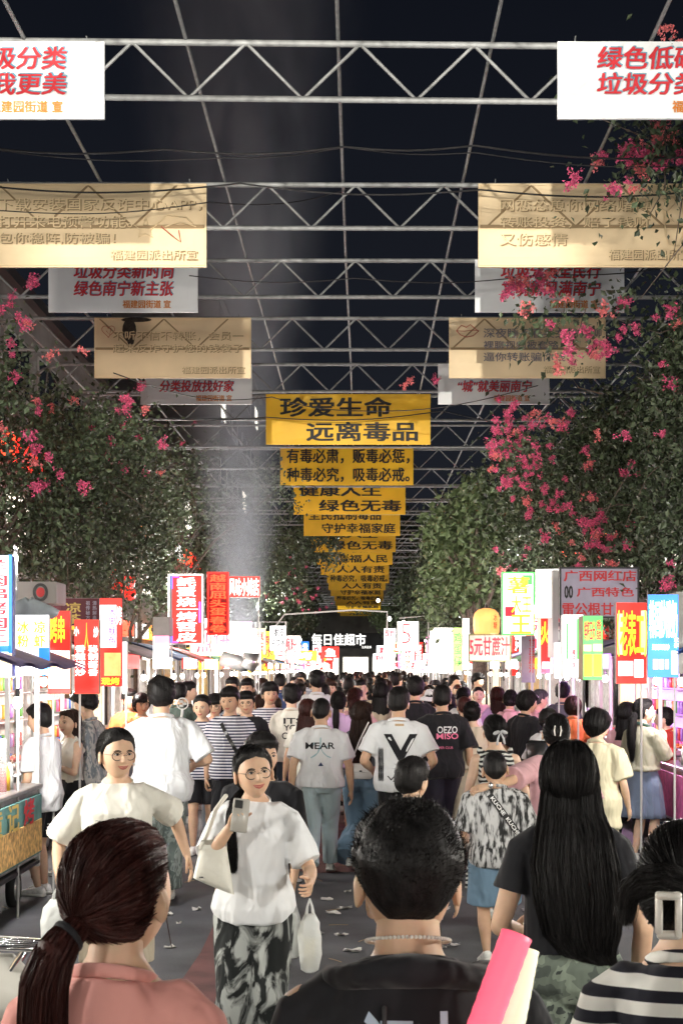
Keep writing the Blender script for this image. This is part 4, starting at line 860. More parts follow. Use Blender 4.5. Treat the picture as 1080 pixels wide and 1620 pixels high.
def sign(name, label, rect, d, m, texts=(), rotz=0, thick=.10, side=None, posts=True, frame=None, group=None, panels=(), post_h=0):
    """a board given by its photo rectangle at street distance d; texts = (string, u0,u1,v0,v1, material, vertical)"""
    x0, x1, y0, y1 = rect; w = (x1 - x0) / F * d; h = (y1 - y0) / F * d; cx, cz = X((x0 + x1) / 2, d), Z((y0 + y1) / 2, d); w /= math.cos(rad(rotz))
    t = thing(name, label, 'sign', (cx, d, cz), rad(rotz), group)
    mb = MB(); mb.bbox((0, thick / 2, 0), (w, thick, h), .008); mb.obj('casing', side or greyb, t)
    q = .012 if frame else .004; mb = MB(); mb.box((0, -.003, 0), (w - 2 * q, .008, h - 2 * q)); mb.obj('face', m, t)
    if frame:
        mb = MB()
        for sx in (-1, 1): mb.box((sx * (w / 2 - .012), -.008, 0), (.024, .02, h))
        for sz in (-1, 1): mb.box((0, -.0085, sz * (h / 2 - .012)), (w - .05, .02, .024))
        mb.obj('frame', frame, t)
    for (u0, u1, v0, v1, pm) in panels:
        mb = MB(); mb.box((-w / 2 + (u0 + u1) / 2 * w, -.010, -h / 2 + (v0 + v1) / 2 * h), ((u1 - u0) * w, .005, (v1 - v0) * h)); mb.obj('print', pm, t)
    for tx in texts:
        s, u0, u1, v0, v1, m2 = tx[:6]; lettering(s, (-w / 2 + u0 * w, -w / 2 + u1 * w, -h / 2 + v0 * h, -h / 2 + v1 * h), m2, t, y=-.018, bold=tx[7] if len(tx) > 7 else .03, vertical=len(tx) > 6 and tx[6])
    if posts:
        for sx in (((1,) if cx < 0 else (-1,)) if posts is True else posts):
            sx = -sx
            mb = MB(); mb.tube([(sx * (w / 2 - .03), thick + .02, -cz), (sx * (w / 2 - .03), thick + .02, h / 2 - .03)], .011, 6); mb.obj('post', alu, t, smooth=True)
    return t
# left row, nearest first
S_ = sign('lightbox_sign', 'tall blue edged light box at the left border with red squares', (-60, 20, 878, 1072), 10.0, E_WS, [('招牌烧烤大王', .12, .40, .28, .98, E_B, True), ('羊肉串烤肉王', .48, .90, .28, .97, E_TXR, True)], side=mat('blue_case', (.05, .10, .40), .5), panels=[(.0, 1, .0, .20, E_CR), (.02, .98, .21, .26, E_B), (.93, 1.0, .2, 1, E_B)])
sign('banner_sign', 'pale glowing blue and white cloth banner beside the left border', (20, 79, 972, 1068), 10.9, E_WS, [('冰粉', .15, .45, .45, .9, E_Y, True), ('凉虾', .60, .9, .45, .9, E_Y, True)], thick=.03, panels=[(.72, 1, 0, .45, E_B)])
sign('banner_sign', 'red banner with yellow characters above a picture of skewers', (76, 112, 966, 1098), 12.0, E_R, [('烤串', .10, .75, .62, .93, E_Y)], thick=.06, side=woodm, panels=[(.04, .98, .07, .52, E_WS), (.12, .96, .09, .48, E_FOOD)])
sign('banner_sign', 'red banner with two columns of white characters and a flame', (118, 157, 980, 1098), 13.0, E_R, [('香辣爆炒', .06, .46, .24, .66, E_WTX, True), ('秘制酱香', .58, .96, .24, .66, E_WTX, True), ('人', .42, .60, .60, .95, E_O), ('小', .0, .2, .78, .90, E_WTX), ('炒', .8, .98, .76, .90, E_WTX)], thick=.08, side=woodm)
sign('shop_board', 'maroon board with gold characters behind the red left banners', (52, 158, 946, 990), 14.6, maroon, [('凉茶', .50, .72, .05, .85, gold, True), ('祖传秘方', .80, .86, .2, .9, lilac, True), ('清热解毒', .90, .96, .2, .9, lilac, True)], thick=.05, panels=[(.15, .42, .3, .75, mat('maroon_light', (.16, .03, .045), .6))])
sign('banner_sign', 'red edged poster with white and purple characters over a food picture', (158, 193, 946, 1086), 14.0, E_R, [('铁板鱿鱼', .05, .38, .46, .88, E_WTX, True), ('大串鱿鱼', .42, .74, .46, .9, E_TXP, True), ('烤', .80, 1.0, .7, .9, E_WTX), ('现烤', .1, .9, .02, .10, E_Y)], thick=.05, side=redp, panels=[(.02, .76, .44, .92, E_WS), (.22, .96, .12, .38, E_FOOD)])
sign('lightbox_sign', 'narrow white light box right of the red edged poster', (194, 202, 1015, 1098), 14.6, E_W, [('小吃', .2, .8, .4, .9, E_G, True)], thick=.04)
sign('shop_board', 'beige box over a pink and white lit panel left of the neon sign', (242, 268, 976, 1006), 19.0, greyb, thick=.4, posts=False)
sign('lightbox_sign', 'pink to white glowing panel left of the neon sign', (242, 268, 1006, 1050), 18.9, E_WS, thick=.06, panels=[(.1, 1, .72, 1, E_P)])
N1 = sign('neon_sign', 'tall red neon sign reading 蚝蛋烧烤苕皮 with blue tubes', (266, 322, 908, 1020), 20.0, E_R, [('蚝蛋烧', .26, .78, .53, .96, E_WTX, True), ('烤苕皮', .26, .80, .04, .47, E_WTX, True)], thick=.16, frame=steel, panels=[(.0, .12, .02, .98, mat('neon_side', (.35, .35, .4), .4))])
w, h = 56 / F * 20, 112 / F * 20
for pts in ([(-.38, .30), (-.38, .46), (-.20, .46)], [(-.38, -.26), (-.38, -.46), (-.22, -.46)], [(.40, .1), (.40, -.18)]):
    mb = MB(); mb.tube([(a * w, -.03, b * h) for a, b in pts], .008, 6); mb.obj('neon_tube', E_NB, N1, smooth=True)
mb = MB(); mb.tube([(-.25 * w, -.03, 0), (.35 * w, -.03, 0)], .006, 6); mb.obj('neon_tube', E_WTX, N1)
sign('neon_sign', 'tall red neon sign reading 越南屈头蛋春卷', (328, 362, 905, 1005), 22.0, mat('neon_backing', (.40, .02, .02), .5), [('越南屈头蛋春卷', .14, .86, .04, .97, E_NR, True)], thick=.16, frame=E_R)
sign('lightbox_sign', 'wide red light box with white characters beside the smoke', (362, 411, 912, 945), 25.0, E_R, [('风味小摊店', .02, .97, .08, .92, E_W)], thick=.15, posts=(-1,))
sign('hanging_sign', 'small white sign with dark characters 脆皮五花肉 hung from a gantry', (427, 452, 990, 1029), 37.0, E_WS, [('脆皮', .25, .9, .55, .92, blk), ('五花肉', .08, .95, .10, .45, blk)], thick=.08, posts=(-1,))
mb = MB(); d = 37.2; mb.tube([(X(411, d), d, 0), (X(411, d), d, Z(984, d)), (X(452, d), d, Z(984, d)), (X(452, d), d, Z(1055, d))], .03, 6); tag(mb.obj('gantry', alu), 'thin white gantry carrying the small 脆皮五花肉 sign', 'gantry')
mb = MB(); d = 40; mb.tube([(X(436, d), d, Z(990, d)), (X(450, d), d, Z(972, d)), (X(560, d), d, Z(965, d)), (X(612, d), d, Z(968, d)), (X(612, d), d, Z(1000, d))], .025, 6); tag(mb.obj('gantry', alu), 'long thin overhead pipe crossing the street in front of the supermarket sign', 'gantry')
# right row
sign('banner_sign', 'blue banner with white red-speckled characters at the right border', (1024, 1072, 940, 1072), 12.6, E_B, [('韩国炒酸奶', .06, .94, .48, .92, E_WTX), ('鲜果现炒', .15, .70, .33, .40, E_WTX), ('草莓', .85, .98, .35, .48, E_WTX, True)], thick=.05, side=greyb, rotz=-8, panels=[(.18, .34, .10, .22, E_P), (.38, .52, .10, .22, E_CR), (.56, .68, .10, .22, E_PU), (.76, .97, .04, .32, E_CR)])
sign('shop_board', 'plain grey side board at the right border', (1068, 1120, 936, 1066), 12.7, greyb, thick=.3)
sign('banner_sign', 'red banner with tall yellow characters between green and blue', (973, 1023, 953, 1082), 13.4, E_R, [('（老表工）', .02, .98, .34, .90, E_Y)], thick=.05, rotz=8, panels=[(.06, .54, .10, .28, E_WS), (.58, .88, .08, .30, E_WS), (.04, .20, .36, .86, E_CR), (.80, .98, .36, .9, E_CR)])
sign('banner_sign', 'green board with red characters and two corn pictures', (921, 953, 974, 1076), 15.2, E_G, [('鲜榨玉米', .06, .60, .62, .92, E_TXR), ('香甜', .66, .9, .62, .94, E_TXR, True)], thick=.30, side=woodm, panels=[(.06, .45, .06, .40, E_Y), (.54, .92, .06, .40, E_Y), (.04, .42, .45, .55, E_CR), (.50, .95, .45, .56, E_CR)])
sign('lightbox_sign', 'white light box with faint green leaf drawing left of the green board', (889, 922, 972, 1072), 15.6, E_WS, [('椰子冻', .45, .62, .15, .45, E_TXR, True), ('丨', .2, .25, .3, .85, E_G), ('丨', .7, .78, .3, .92, E_G)], thick=.15, side=alu)
sign('lightbox_sign', 'lower white light box half behind the leaf drawing one', (876, 890, 1016, 1074), 15.9, E_WS, thick=.1, side=alu)
sign('shop_board', 'tall lilac board reading 广西网红店 under the climber', (884, 1010, 897, 978), 19.0, lilac, [('广西网红店', .06, .96, .72, .93, redp), ('广西特色', .22, .93, .42, .60, redp), ('雷公根甘蔗汁', .04, 1.0, .06, .30, redp), ('00', .06, .17, .38, .64, blk)], thick=.06, frame=dark)
sign('lightbox_sign', 'white lit light box with a wide grey side left of the lilac board', (847, 884, 900, 978), 20.0, E_W, [('鲜', .4, .8, .55, .85, E_CR)], thick=.12, rotz=-20, side=alu)
mb = MB(); mb.bbox((X(879, 19.8), 20.1, (Z(903, 20) + Z(1040, 20)) / 2), (.09, .5, Z(903, 20) - Z(1040, 20)), .01); tag(mb.obj('sign_pillar', alu), 'tall white pillar left of the lilac board', 'pillar')
sign('banner_sign', 'red and yellow flame banner under the white lit light box', (850, 873, 975, 1065), 20.6, E_R, [('火', .2, .8, .5, .9, E_Y)], thick=.05, panels=[(0, .2, 0, 1, E_CR), (.85, 1, 0, 1, E_CR), (.3, .8, .08, .2, E_WS)])
sign('lightbox_sign', 'tilted yellow and green light box with a king character', (793, 845, 905, 1005), 22.0, E_WS, [('薯', .18, .82, .66, .92, E_Y), ('大王', .30, .90, .36, .62, E_Y), ('王', .28, .88, .03, .32, E_O)], thick=.12, frame=E_G, panels=[(.10, .40, .30, .45, E_TXR), (.62, .92, .80, .95, E_G)])
sign('shop_board', 'grey white board reading 5元甘蔗汁 under the orange lantern', (740, 808, 1003, 1047), 24.0, mat('board_grey', (.55, .54, .55), .6, noise=.2), [('5元甘蔗汁', .04, .96, .22, .88, E_TXR)], thick=.05, frame=mat('board_green', (.12, .16, .08), .7))
sign('shop_board', 'narrow pinkish board with dark red characters beside the juice sign', (824, 846, 1006, 1080), 22.6, lilac, [('甘蔗原汁', .55, .95, .2, .95, redp, True)], thick=.05)
sign('banner_sign', 'white lit screen panel far right of the big 5 sign', (680, 716, 993, 1064), 42.0, E_W, [('牛杂', .3, .6, .3, .5, E_B, True)], thick=.1, side=alu)
sign('banner_sign', 'lime and white strip banner beside the white lit screen panel', (716, 731, 993, 1062), 42.3, emis('lit_lime', (.62, .85, .20), 1.1), [('鸡蛋仔', .1, .9, .1, .9, E_G, True)], thick=.1)
sign('lightbox_sign', 'white light box with blue side left of the orange lantern', (731, 742, 978, 1060), 27.5, E_W, thick=.1)
sign('hanging_sign', 'big white square sign with a thin red 5', (628, 662, 983, 1030), 47.0, E_W, [('5', .20, .62, .25, .92, E_TXR, False, -.02)], thick=.1, posts=(1,))
sign('hanging_sign', 'lower smaller sign with an orange 5 in a green frame', (622, 634, 1016, 1034), 47.6, E_WS, [('5', .1, .9, .1, .9, E_NR)], thick=.1, frame=E_G)
sign('hanging_sign', 'white and red menu board left of the big 5 sign', (607, 626, 994, 1040), 49.0, E_WS, [('现炒', .1, .9, .7, .95, E_TXR), ('口', .1, .4, .5, .65, E_R)], thick=.1)
mb = MB(); d = 47.3; mb.tube([(X(632, d), d, Z(978, d)), (X(677, d), d, Z(974, d)), (X(677, d), d, 0)], .03, 6); tag(mb.obj('gantry', alu), 'thin white gantry pole right of the big 5 sign', 'gantry')
sign('neon_sign', 'small vertical orange neon strip below the big 5 sign', (640, 650, 1034, 1062), 46.0, E_WS, [('烧烤吧', .1, .9, .05, .95, E_NR, True)], thick=.08)
# orange fabric lantern
t = thing('lantern', 'big rounded orange fabric lantern on the sugar cane juice stall', 'lantern', (X(769, 24.6), 24.6, Z(1003, 24.6)))
mb = MB(); rg = []
for zz, rr in ((0, .20), (.03, .215), (.15, .225), (.28, .225), (.36, .20), (.42, .14), (.445, .05)):
    rg.append([(rr * math.cos(a) * (1 + .025 * math.cos(a * 14)), rr * math.sin(a) * (1 + .025 * math.cos(a * 14)), zz) for a in np.linspace(0, 2 * math.pi, 56, endpoint=False)])
mb.loft(rg); mb.obj('shade', emis('lantern_glow', (1, .42, .12), .75), t, smooth=True)
mb = MB(); mb.tube([(0, 0, .43), (0, 0, .50)], .02, 8); mb.tube([(0, 0, 0), (0, 0, -Z(1003, 24.6))], .02, 6); mb.obj('pole', dark, t); lettering('冰糖', (.10, .16, .08, .34), redp, t, y=-.222, vertical=True)
# generic stall, repeated down both sides
GOODS = [mat('goods_%d' % i, c, .5, noise=.3, nscale=14) for i, c in enumerate([(.6, .04, .03), (.75, .45, .05), (.12, .40, .08), (.65, .60, .50), (.05, .15, .50), (.60, .12, .30), (.75, .25, .04), (.3, .12, .05), (.7, .7, .68), (.35, .2, .55)])]
mbx = MB(); mbx.bbox((0, 0, 0), (.13, .05, .17), .012); pk = [mbx.mesh('packet', g) for g in GOODS]
mbx = MB(); mbx.bbox((0, 0, .03), (.36, .26, .06), .015); tray_me = mbx.mesh('tray', steel)
def pile(seed, m):
    rs = np.random.RandomState(seed); mb = MB()
    for k in range(26): mb.ell((rs.uniform(-.13, .13), rs.uniform(-.09, .09), .06 + rs.rand() * .04), (.032, .024, .022), 6, 4)
    return mb.mesh('food', m)
piles = [pile(i, GOODS[i]) for i in range(9)]
mbx = MB(); mbx.tube([(0, 0, 0), (0, 0, .14), (0, 0, .18), (0, 0, .21)], [.032, .032, .018, .012], 10, round_=False); bottle_me = [mbx.mesh('bottle', GOODS[i]) for i in (0, 1, 8)]
wheel_me = None
mbx = MB(); mbx.loft([[(y, r_ * math.cos(a), r_ * math.sin(a)) for a in np.linspace(0, 2 * math.pi, 20, endpoint=False)] for y, r_ in ((-.03, .10), (-.03, .15), (.03, .15), (.03, .10))]); tyre_me = mbx.mesh('wheel', rubber, True)
mbx = MB(); mbx.loft([[(y, r_ * math.cos(a), r_ * math.sin(a)) for a in np.linspace(0, 2 * math.pi, 14, endpoint=False)] for y, r_ in ((-.035, .03), (-.033, .10), (.033, .10), (.035, .03))]); rim_me = mbx.mesh('rim', steel, True)
canv = {k: mat('canopy_' + k, c, .7, noise=.1) for k, c in dict(purple=(.42, .38, .62), red=(.55, .04, .04), white=(.6, .6, .58), blue=(.08, .18, .45), green=(.1, .3, .12)).items()}
ordn = lambda i: ('nearest', 'second', 'third', 'fourth', 'fifth', 'sixth', 'seventh', 'eighth', 'ninth', 'tenth', 'eleventh', 'twelfth')[i] if i < 12 else 'far'
def stall(sd, y0, L, body, fascia, canopy, idx, lamp=45, lampcol=(1, .97, .91), detail=1, back=E_CR, label=None, top=.95, ch=2.12, vis=True):
    fx = (-2.62 if idx == 0 else -3.15) if sd < 0 else 3.12; dp = 1.35; g = 'food stalls on the %s side' % ('left' if sd < 0 else 'right')
    t = thing('food_stall', label or ('%s food stall on the %s side with a %s canopy' % (ordn(idx), 'left' if sd < 0 else 'right', canopy) if vis else 'food stall %d metres %s the camera on the %s side' % (abs(y0), 'behind' if y0 < 0 else 'ahead of', 'left' if sd < 0 else 'right')), 'stall', (fx, y0, 0), 0, g); ox = sd
    bx_ = lambda a, b, c, w, q, hh, m, nm, bev=.01: (lambda mb: (mb.bbox((ox * (a + w / 2), b + q / 2, c + hh / 2), (w, q, hh), bev), mb.obj(nm, m, t))[1])(MB())
    bx_(.03, 0, .38, dp - .1, L, top - .42, steel, 'counter_body'); bx_(0, -.02, top - .04, dp, L + .04, .04, steel, 'counter_top', .008)
    bx_(.0, .04, .42, .02, L - .08, top - .50, body, 'front_panel', .004)
    for a in (0.02, dp - .06):
        for b in (0.0, L - .04): bx_(a, b, 0.30 if detail else 0, .04, .04, ch - .3 if detail else ch, alu, 'post', .004)
    mb = MB(); cz = ch; n2 = 16; rg = []
    for q in np.linspace(0, 1, 9):
        xx = -.35 + (dp + .4) * q; zz = cz + .30 * math.sin(q * 2.2) - .05
        rg.append([(ox * xx, -.12 + (L + .24) * u, zz + .012 * math.sin(u * 18 + q * 3)) for u in np.linspace(0, 1, n2)])
    for r_ in rg: pass
    P = np.array(rg); Q = P.copy(); Q[..., 2] -= .025; V = np.vstack([P.reshape(-1, 3), Q.reshape(-1, 3)]); f = [tuple(q) for q in quads(9, n2, False)]; o = 9 * n2; f += [tuple(i + o for i in q[::-1]) for q in f]
    mb.add(V, f); mb.obj('canopy', canv[canopy], t, smooth=True)
    if fascia: bx_(-.37, -.1 + L * .15, ch - .20, .03, L * .7, .17, fascia, 'fascia', .004)
    bx_(dp - .03, .02, top, .03, L - .04, ch - top - .02, back, 'back_board', .004)  # emissive backs put the stall's inner lamplight into the board itself
    for k in range(max(1, int(L / 1.1))):
        lx, ly = ox * -.18, .5 + k * 1.1 + (.2 if L < 2 else 0); b = put('bulb', bulb_me, t, loc=(lx, ly, ch - .32)); put('bulb_cap', cap_me, b)
    point_lamp(t, (ox * (-.12 if detail else -.48), L * .5, ch - (.30 if detail else .1)), lamp, lampcol, .09)
    if detail:
        for b in (.25, L - .25):
            for a in (.18, dp - .2): w = put('wheel', tyre_me, t, loc=(ox * a, b, .15)); put('rim', rim_me, w)
        for zz in (.32,): bx_(.02, 0, zz, dp - .04, L, .04, dark, 'chassis')
        for k in range(2): bx_(dp - .28, .06, top + .32 + k * .34, .24, L - .12, .02, alu, 'shelf', .004)
        bx_(.05, .05, top, .008, L * .5, .42, glass, 'glass_pane', .001)
        rs = np.random.RandomState(idx * 3 + (sd > 0)); kk = 0
        for lv in range(3):
            for q in range(int((L - .2) / .17)):
                p = put('packet', pk[rs.randint(10)], t, loc=(ox * (dp - .2), .14 + q * .17, top + .09 + lv * .34 + (.02 if lv else 0)), rotz=rs.uniform(-.2, .2) + math.pi / 2)
        for q in range(int((L - .2) / .42)):
            for r_ in range(2):
                p = thing('food_tray', 'steel tray of street food on the counter of the %s %s stall' % (ordn(idx), 'left' if sd < 0 else 'right'), 'tray', (fx + ox * (.28 + r_ * .32), y0 + .25 + q * .42, top), rad(90), 'food trays on the stall counters')
                put('tray', tray_me, p); put('food', piles[rs.randint(9)], p)
        for q in range(3):
            p = put('bottle', bottle_me[q % 3], None, loc=(fx + ox * .12, y0 + L * .6 + q * .11, top)); tag(p, 'sauce bottle on the counter edge of the %s %s stall' % (ordn(idx), 'left' if sd < 0 else 'right'), 'bottle', 'sauce bottles on the counters')
    return t
panelA = mat('panel_teal', (.10, .24, .22), .6, noise=.3, nscale=6)
t = stall(-1, 9.6, 2.1, panelA, None, 'purple', 0, lamp=62, back=E_CR, label='steel food cart at the left border with a 黄记 painted panel', top=.98, ch=2.0)
# painted front of the first cart: reads from the street
ft = bpy.data.objects.new('front_print', None); ft = MB(); ft.box((.0, 0, 0), (.008, 1.95, .26)); o = ft.obj('front_print', mat('noodle_print', (.62, .38, .13), .7, noise=.6, nscale=22), t); o.location = (.006, 1.05, .57)
for ch_, y in (('黄', .55), ('记', 1.05), ('烤', 1.55)):
    q = lettering(ch_, (-.17, .17, 0, .20), gold if ch_ != '烤' else redp, t, bold=.05); q.location = (.012, y, .70); q.rotation_euler.z = rad(90)
sL = [(12.8, 2.4, panelA, None, 'white'), (15.9, 2.4, redp, E_R, 'red'), (18.9, 2.4, GOODS[3], E_W, 'white'), (22.0, 2.5, GOODS[4], E_R, 'blue'), (25.2, 2.5, GOODS[0], E_W, 'red')]
for i, (y, L, b, f_, c) in enumerate(sL): stall(-1, y, L, b, f_, c, i + 1, lamp=(62, 62, 62, 120, 150)[i], detail=1 if i < 3 else 0, back=(E_CR, GOODS[3], GOODS[8], E_CR, GOODS[3])[i])
sR = [(9.4, 2.6, GOODS[2], None, 'white', E_CR, (1, .97, .92)), (12.6, 2.5, GOODS[5], None, 'blue', E_P, (1, .88, .85)), (15.6, 2.5, GOODS[9], E_PU, 'white', E_P, (1, .55, .85)), (18.8, 2.5, GOODS[9], E_PU, 'purple', E_PU, (.95, .5, 1)), (22.0, 2.5, GOODS[1], E_Y, 'white', E_CR, (1, .75, .55)), (25.2, 2.5, GOODS[0], E_W, 'green', GOODS[8], (1, .97, .92))]
for i, (y, L, b, f_, c, bk_, lc) in enumerate(sR): stall(1, y, L, b, f_, c, i, lamp=(60, 36, 40, 60, 60, 60)[i], lampcol=lc, detail=1 if i < 4 else 0, back=bk_)
for i in range(16):
    y = 28.6 + i * 3.4
    for sd in (-1, 1): stall(sd, y + R.uniform(-.2, .2), 2.6, R.choice(GOODS), R.choice([E_W, E_R, None, None, E_WS, E_O]), R.choice(['red', 'white', 'blue', 'green', 'purple']), i + 6, lamp=(140 if i < 2 and sd < 0 else 36), lampcol=R.choice([(1, .97, .91), (1, .95, .9), (1, .75, .8)]), detail=0, back=R.choice([GOODS[8], GOODS[3], E_CR, GOODS[1], GOODS[8]]))
# stalls beside and behind the camera: the market goes on there
for y in (-6.5, -2.2, 2.0, 5.6):
    for sd in (-1, 1): stall(sd, y, 2.6, GOODS[3], E_W, 'white', 12, lamp=115 if y > 0 else 85, lampcol=(1, .97, .90), detail=0, vis=False)
def added_flood(x, y, w, z=5.2, side=1):
    t = thing('added_flood_pole', 'added floodlight pole brightening the roof trusses from the %s' % ('left' if x < 0 else 'right'), 'lamp', (x, y, 0), 0, 'added floodlight poles')
    mb = MB(); mb.tube([(0, 0, 0), (0, 0, z), (side * -.5, .3, z + .25)], [.06, .045, .03], 8); mb.obj('pole', galv, t, smooth=True)
    mb = MB(); mb.bbox((side * -.6, .35, z + .22), (.34, .5, .08), .02); mb.obj('lamp_head', dark, t); mb = MB(); mb.box((side * -.6, .35, z + .175), (.28, .42, .012)); mb.obj('lamp_glass', bulbm, t)
    ld = bpy.data.lights.new('added_flood_light', 'SPOT'); ld.energy = w; ld.color = (1, .92, .80); ld.spot_size = rad(64); ld.spot_blend = .45; ld.shadow_soft_size = .6
    o = bpy.data.objects.new('added_flood_light', ld); C.collection.objects.link(o); o.parent = t; o.location = (side * -.6, .45, z + .1); o.rotation_euler = (rad(101), 0, rad(side * 8)); return t
added_flood(-4.6, .5, 1550, side=-1); added_flood(4.4, .5, 1550, side=1)  # unseen floodlights added to brighten banners and trusses
t = thing('added_flood_pole', 'added floodlight pole behind the camera brightening the yellow banners', 'lamp', (-1.2, -12, 0)); mb = MB(); mb.tube([(0, 0, 0), (0, 0, 6.3)], [.07, .05], 8); mb.obj('pole', galv, t, smooth=True); mb = MB(); mb.bbox((0, .05, 6.4), (.4, .2, .3), .02); mb.obj('lamp_head', dark, t); mb = MB(); mb.box((0, .157, 6.4), (.34, .012, .24)); mb.obj('lamp_glass', bulbm, t)
ld = bpy.data.lights.new('added_far_flood', 'SPOT'); ld.energy = 15000; ld.color = (1, .94, .82); ld.spot_size = rad(15); ld.spot_blend = .5; ld.shadow_soft_size = .15; o = bpy.data.objects.new('added_far_flood', ld); C.collection.objects.link(o); o.parent = t; o.location = (0, .25, 6.4); o.rotation_euler = (rad(91.5), 0, rad(-1.2))  # unseen floodlight added to brighten the yellow banners
for i in range(16):
    d = 70 + i * 2.4; x = (-2.9, 2.3, -1.9, 3.1, -3.6, 1.5, -2.4, 2.7)[i % 8] + R.uniform(-.3, .3); z0 = 1.75 + R.uniform(0, 1.0); w, h = R.choice([(.9, .6), (1.2, .5), (.6, .9)]); m, cn = [(E_O, 'orange'), (E_WS, 'pale'), (E_R, 'red'), (E_W, 'white'), (E_Y, 'yellow'), (E_WS, 'pale'), (E_R, 'red'), (E_P, 'pink')][i % 8]
    sign('lightbox_sign', 'small %s light box above the heads at the far centre' % cn, (VX + (x - w / 2) * F / d, VX + (x + w / 2) * F / d, VY - (z0 + h - EYE) * F / d, VY - (z0 - EYE) * F / d), d, m, [(('烤', '粉', '鱼', '茶')[i % 4], .2, .8, .15, .85, E_TXR if cn in ('pale', 'white', 'yellow') else E_WTX)], thick=.1, group='light boxes at the far centre', posts=(1,))
# extra light boxes crowding the far rows
tx = ['奶茶', '臭豆腐', '烤生蚝', '炒粉', '炸鸡', '牛杂', '卷筒粉', '老友粉', '水果', '冰粉', '酸嘢', '糖水', '煎饼', '凉茶', '烤鱼', '螺蛳粉']
for i in range(54):
    sd = -1 if i % 2 else 1; d = 27 + (i // 2) * 2.7; x = sd * R.uniform(2.35, 3.7) + (.1 if sd > 0 else -.1); z0 = R.uniform(1.75, 2.5); w, h = R.choice([(.55, .95), (.8, .5), (.45, 1.1), (.9, .65), (.5, .7)]); s = tx[(i * 7 + i // 16 * 3 + (i % 2) * 5) % 16]
    m = R.choice([E_W, E_W, E_WS, E_R, E_W, E_Y, E_O, E_P, E_W, E_B, E_CR]); tm = E_TXR if m in (E_W, E_WS, E_Y, E_CR) else E_WTX; px0, px1 = VX + (x - w / 2) * F / d, VX + (x + w / 2) * F / d; py0, py1 = VY - (z0 + h - EYE) * F / d, VY - (z0 - EYE) * F / d
    v = h > w
    sign('lightbox_sign', '%s %s light box reading %s in the far %s row of stalls' % ({E_W: 'white', E_WS: 'pale', E_R: 'red', E_Y: 'yellow', E_O: 'orange', E_P: 'pink', E_B: 'blue', E_CR: 'cream'}[m], {.55: 'upright', .8: 'wide', .45: 'tall', .9: 'large', .5: 'small'}[w], s, 'left' if sd < 0 else 'right'), (px0, px1, py0, py1), d, m, [(s, .15, .85, .1, .9, tm, v)], thick=.1, group='light boxes in the far rows', posts=(1,))
# steel exhaust duct over the smoky stall
t = thing('exhaust_duct', 'shiny steel exhaust duct jutting from the smoky left stall', 'duct', (X(352, 24), 24, 0)); mb = MB(); a, b = np.array([0, 0, Z(1042, 24)]), np.array([X(392, 24) - X(352, 24), -.1, Z(1052, 24)])
mb.tube([a, a * .5 + b * .5, b], .13, 18, round_=False); mb.obj('pipe', steel, t, smooth=True); mb = MB(); mb.tube([b + (-.02, 0, -.06), b + (.05, 0, .05), b + (.06, 0, .20)], [.145, .15, .14], 18, round_=False); mb.obj('elbow', steel, t, smooth=True); mb = MB(); mb.tube([(-.1, 0, 0), (-.1, 0, Z(1045, 24))], .03, 8); mb.obj('post', alu, t)
# flower-shaped cloth and tarp bundle hung above the pale banner
t = thing('tarp_bundle', 'grey cloth bundle hanging above the pale left banner', 'tarp', (X(48, 11.2), 11.2, Z(975, 11.2))); mb = MB()
rg = [[(q * (.10 + .13 * s_) * math.cos(a) * (1 + .12 * math.sin(a * 5 + s_ * 3)), .10 * math.sin(a), .13 * (1 - s_) ** .6 - .02 * math.sin(a * 3)) for a in np.linspace(0, 2 * math.pi, 30, endpoint=False)] for s_, q in ((0, .3), (.2, .5), (.45, .75), (.7, .9), (.9, 1.0), (1, .9))]
mb.loft(rg); mb.obj('cloth', mat('tarp', (.55, .62, .66), .7, noise=.2), t, smooth=True)
sign('shop_board', 'grey box board with a red round emblem above the left cart', (28, 90, 920, 955), 12.6, mat('box_board', (.30, .28, .27), .7), [('○', .42, .78, .12, .9, dark, False, .06), ('●', .50, .70, .3, .72, redp)], thick=.4)
# ---------------------------------------------------------------- buildings
wallm = mat('wall_dark', (.16, .155, .15), .85, noise=.25, nscale=1.2, bump=.3, bscale=20); paneD = mat('dark_pane', (.02, .025, .03), .15); wframe = mat('window_frame', (.35, .35, .34), .5)
def building(label, x, y0, y1, h, sd, lit=.7, seed=3, name='shop_building', storeys=3):
    rs = random.Random(seed); t = thing(name, label, 'building', (x, y0, 0)); L = y1 - y0; mb = MB(); mb.box((sd * 2.5, L / 2, h / 2), (5, L, h)); mb.obj('wall', wallm, t); mb = MB(); mb.box((sd * 2.45, L / 2, h + .12), (5.3, L + .3, .24)); mb.obj('roof', dark, t)
    n_ = int(L / 3); sh = h / storeys
    for k in range(n_):
        for q in range(storeys):
            z0 = q * sh; hh, zc = (2.3, z0 + 1.45) if q == 0 else (1.3, z0 + sh * .52); lt = rs.random() < (lit if q < 2 else .12)
            w = MB(); w.box((sd * -.01, 1.5 + k * 3, zc), (.06, 2.1, hh)); w = w.obj('window', wframe, t); p = MB(); p.box((sd * -.045, 1.5 + k * 3, zc), (.02, 1.95, hh - .14)); p.obj('pane', E_GR if lt else paneD, w)
            if lt and q < 2:
                s = MB(); s.box((sd * -.25, 1.5 + k * 3, z0 + sh * .97 - .1), (.3, 2.6, .45)); s.obj('shop_sign', rs.choice([E_R, E_NR, E_W, E_O]), t)
    return t
building('left row of lit shops seen through the climber', -7.4, 17, 62, 10, -1, .8, 3)
building('right row of shops behind the climber', 8.2, 26, 70, 10, 1, .45, 5)
building('dark tall block behind the left smoke', -6.6, 66, 92, 19, -1, .12, 6, 'apartment_building', 6)
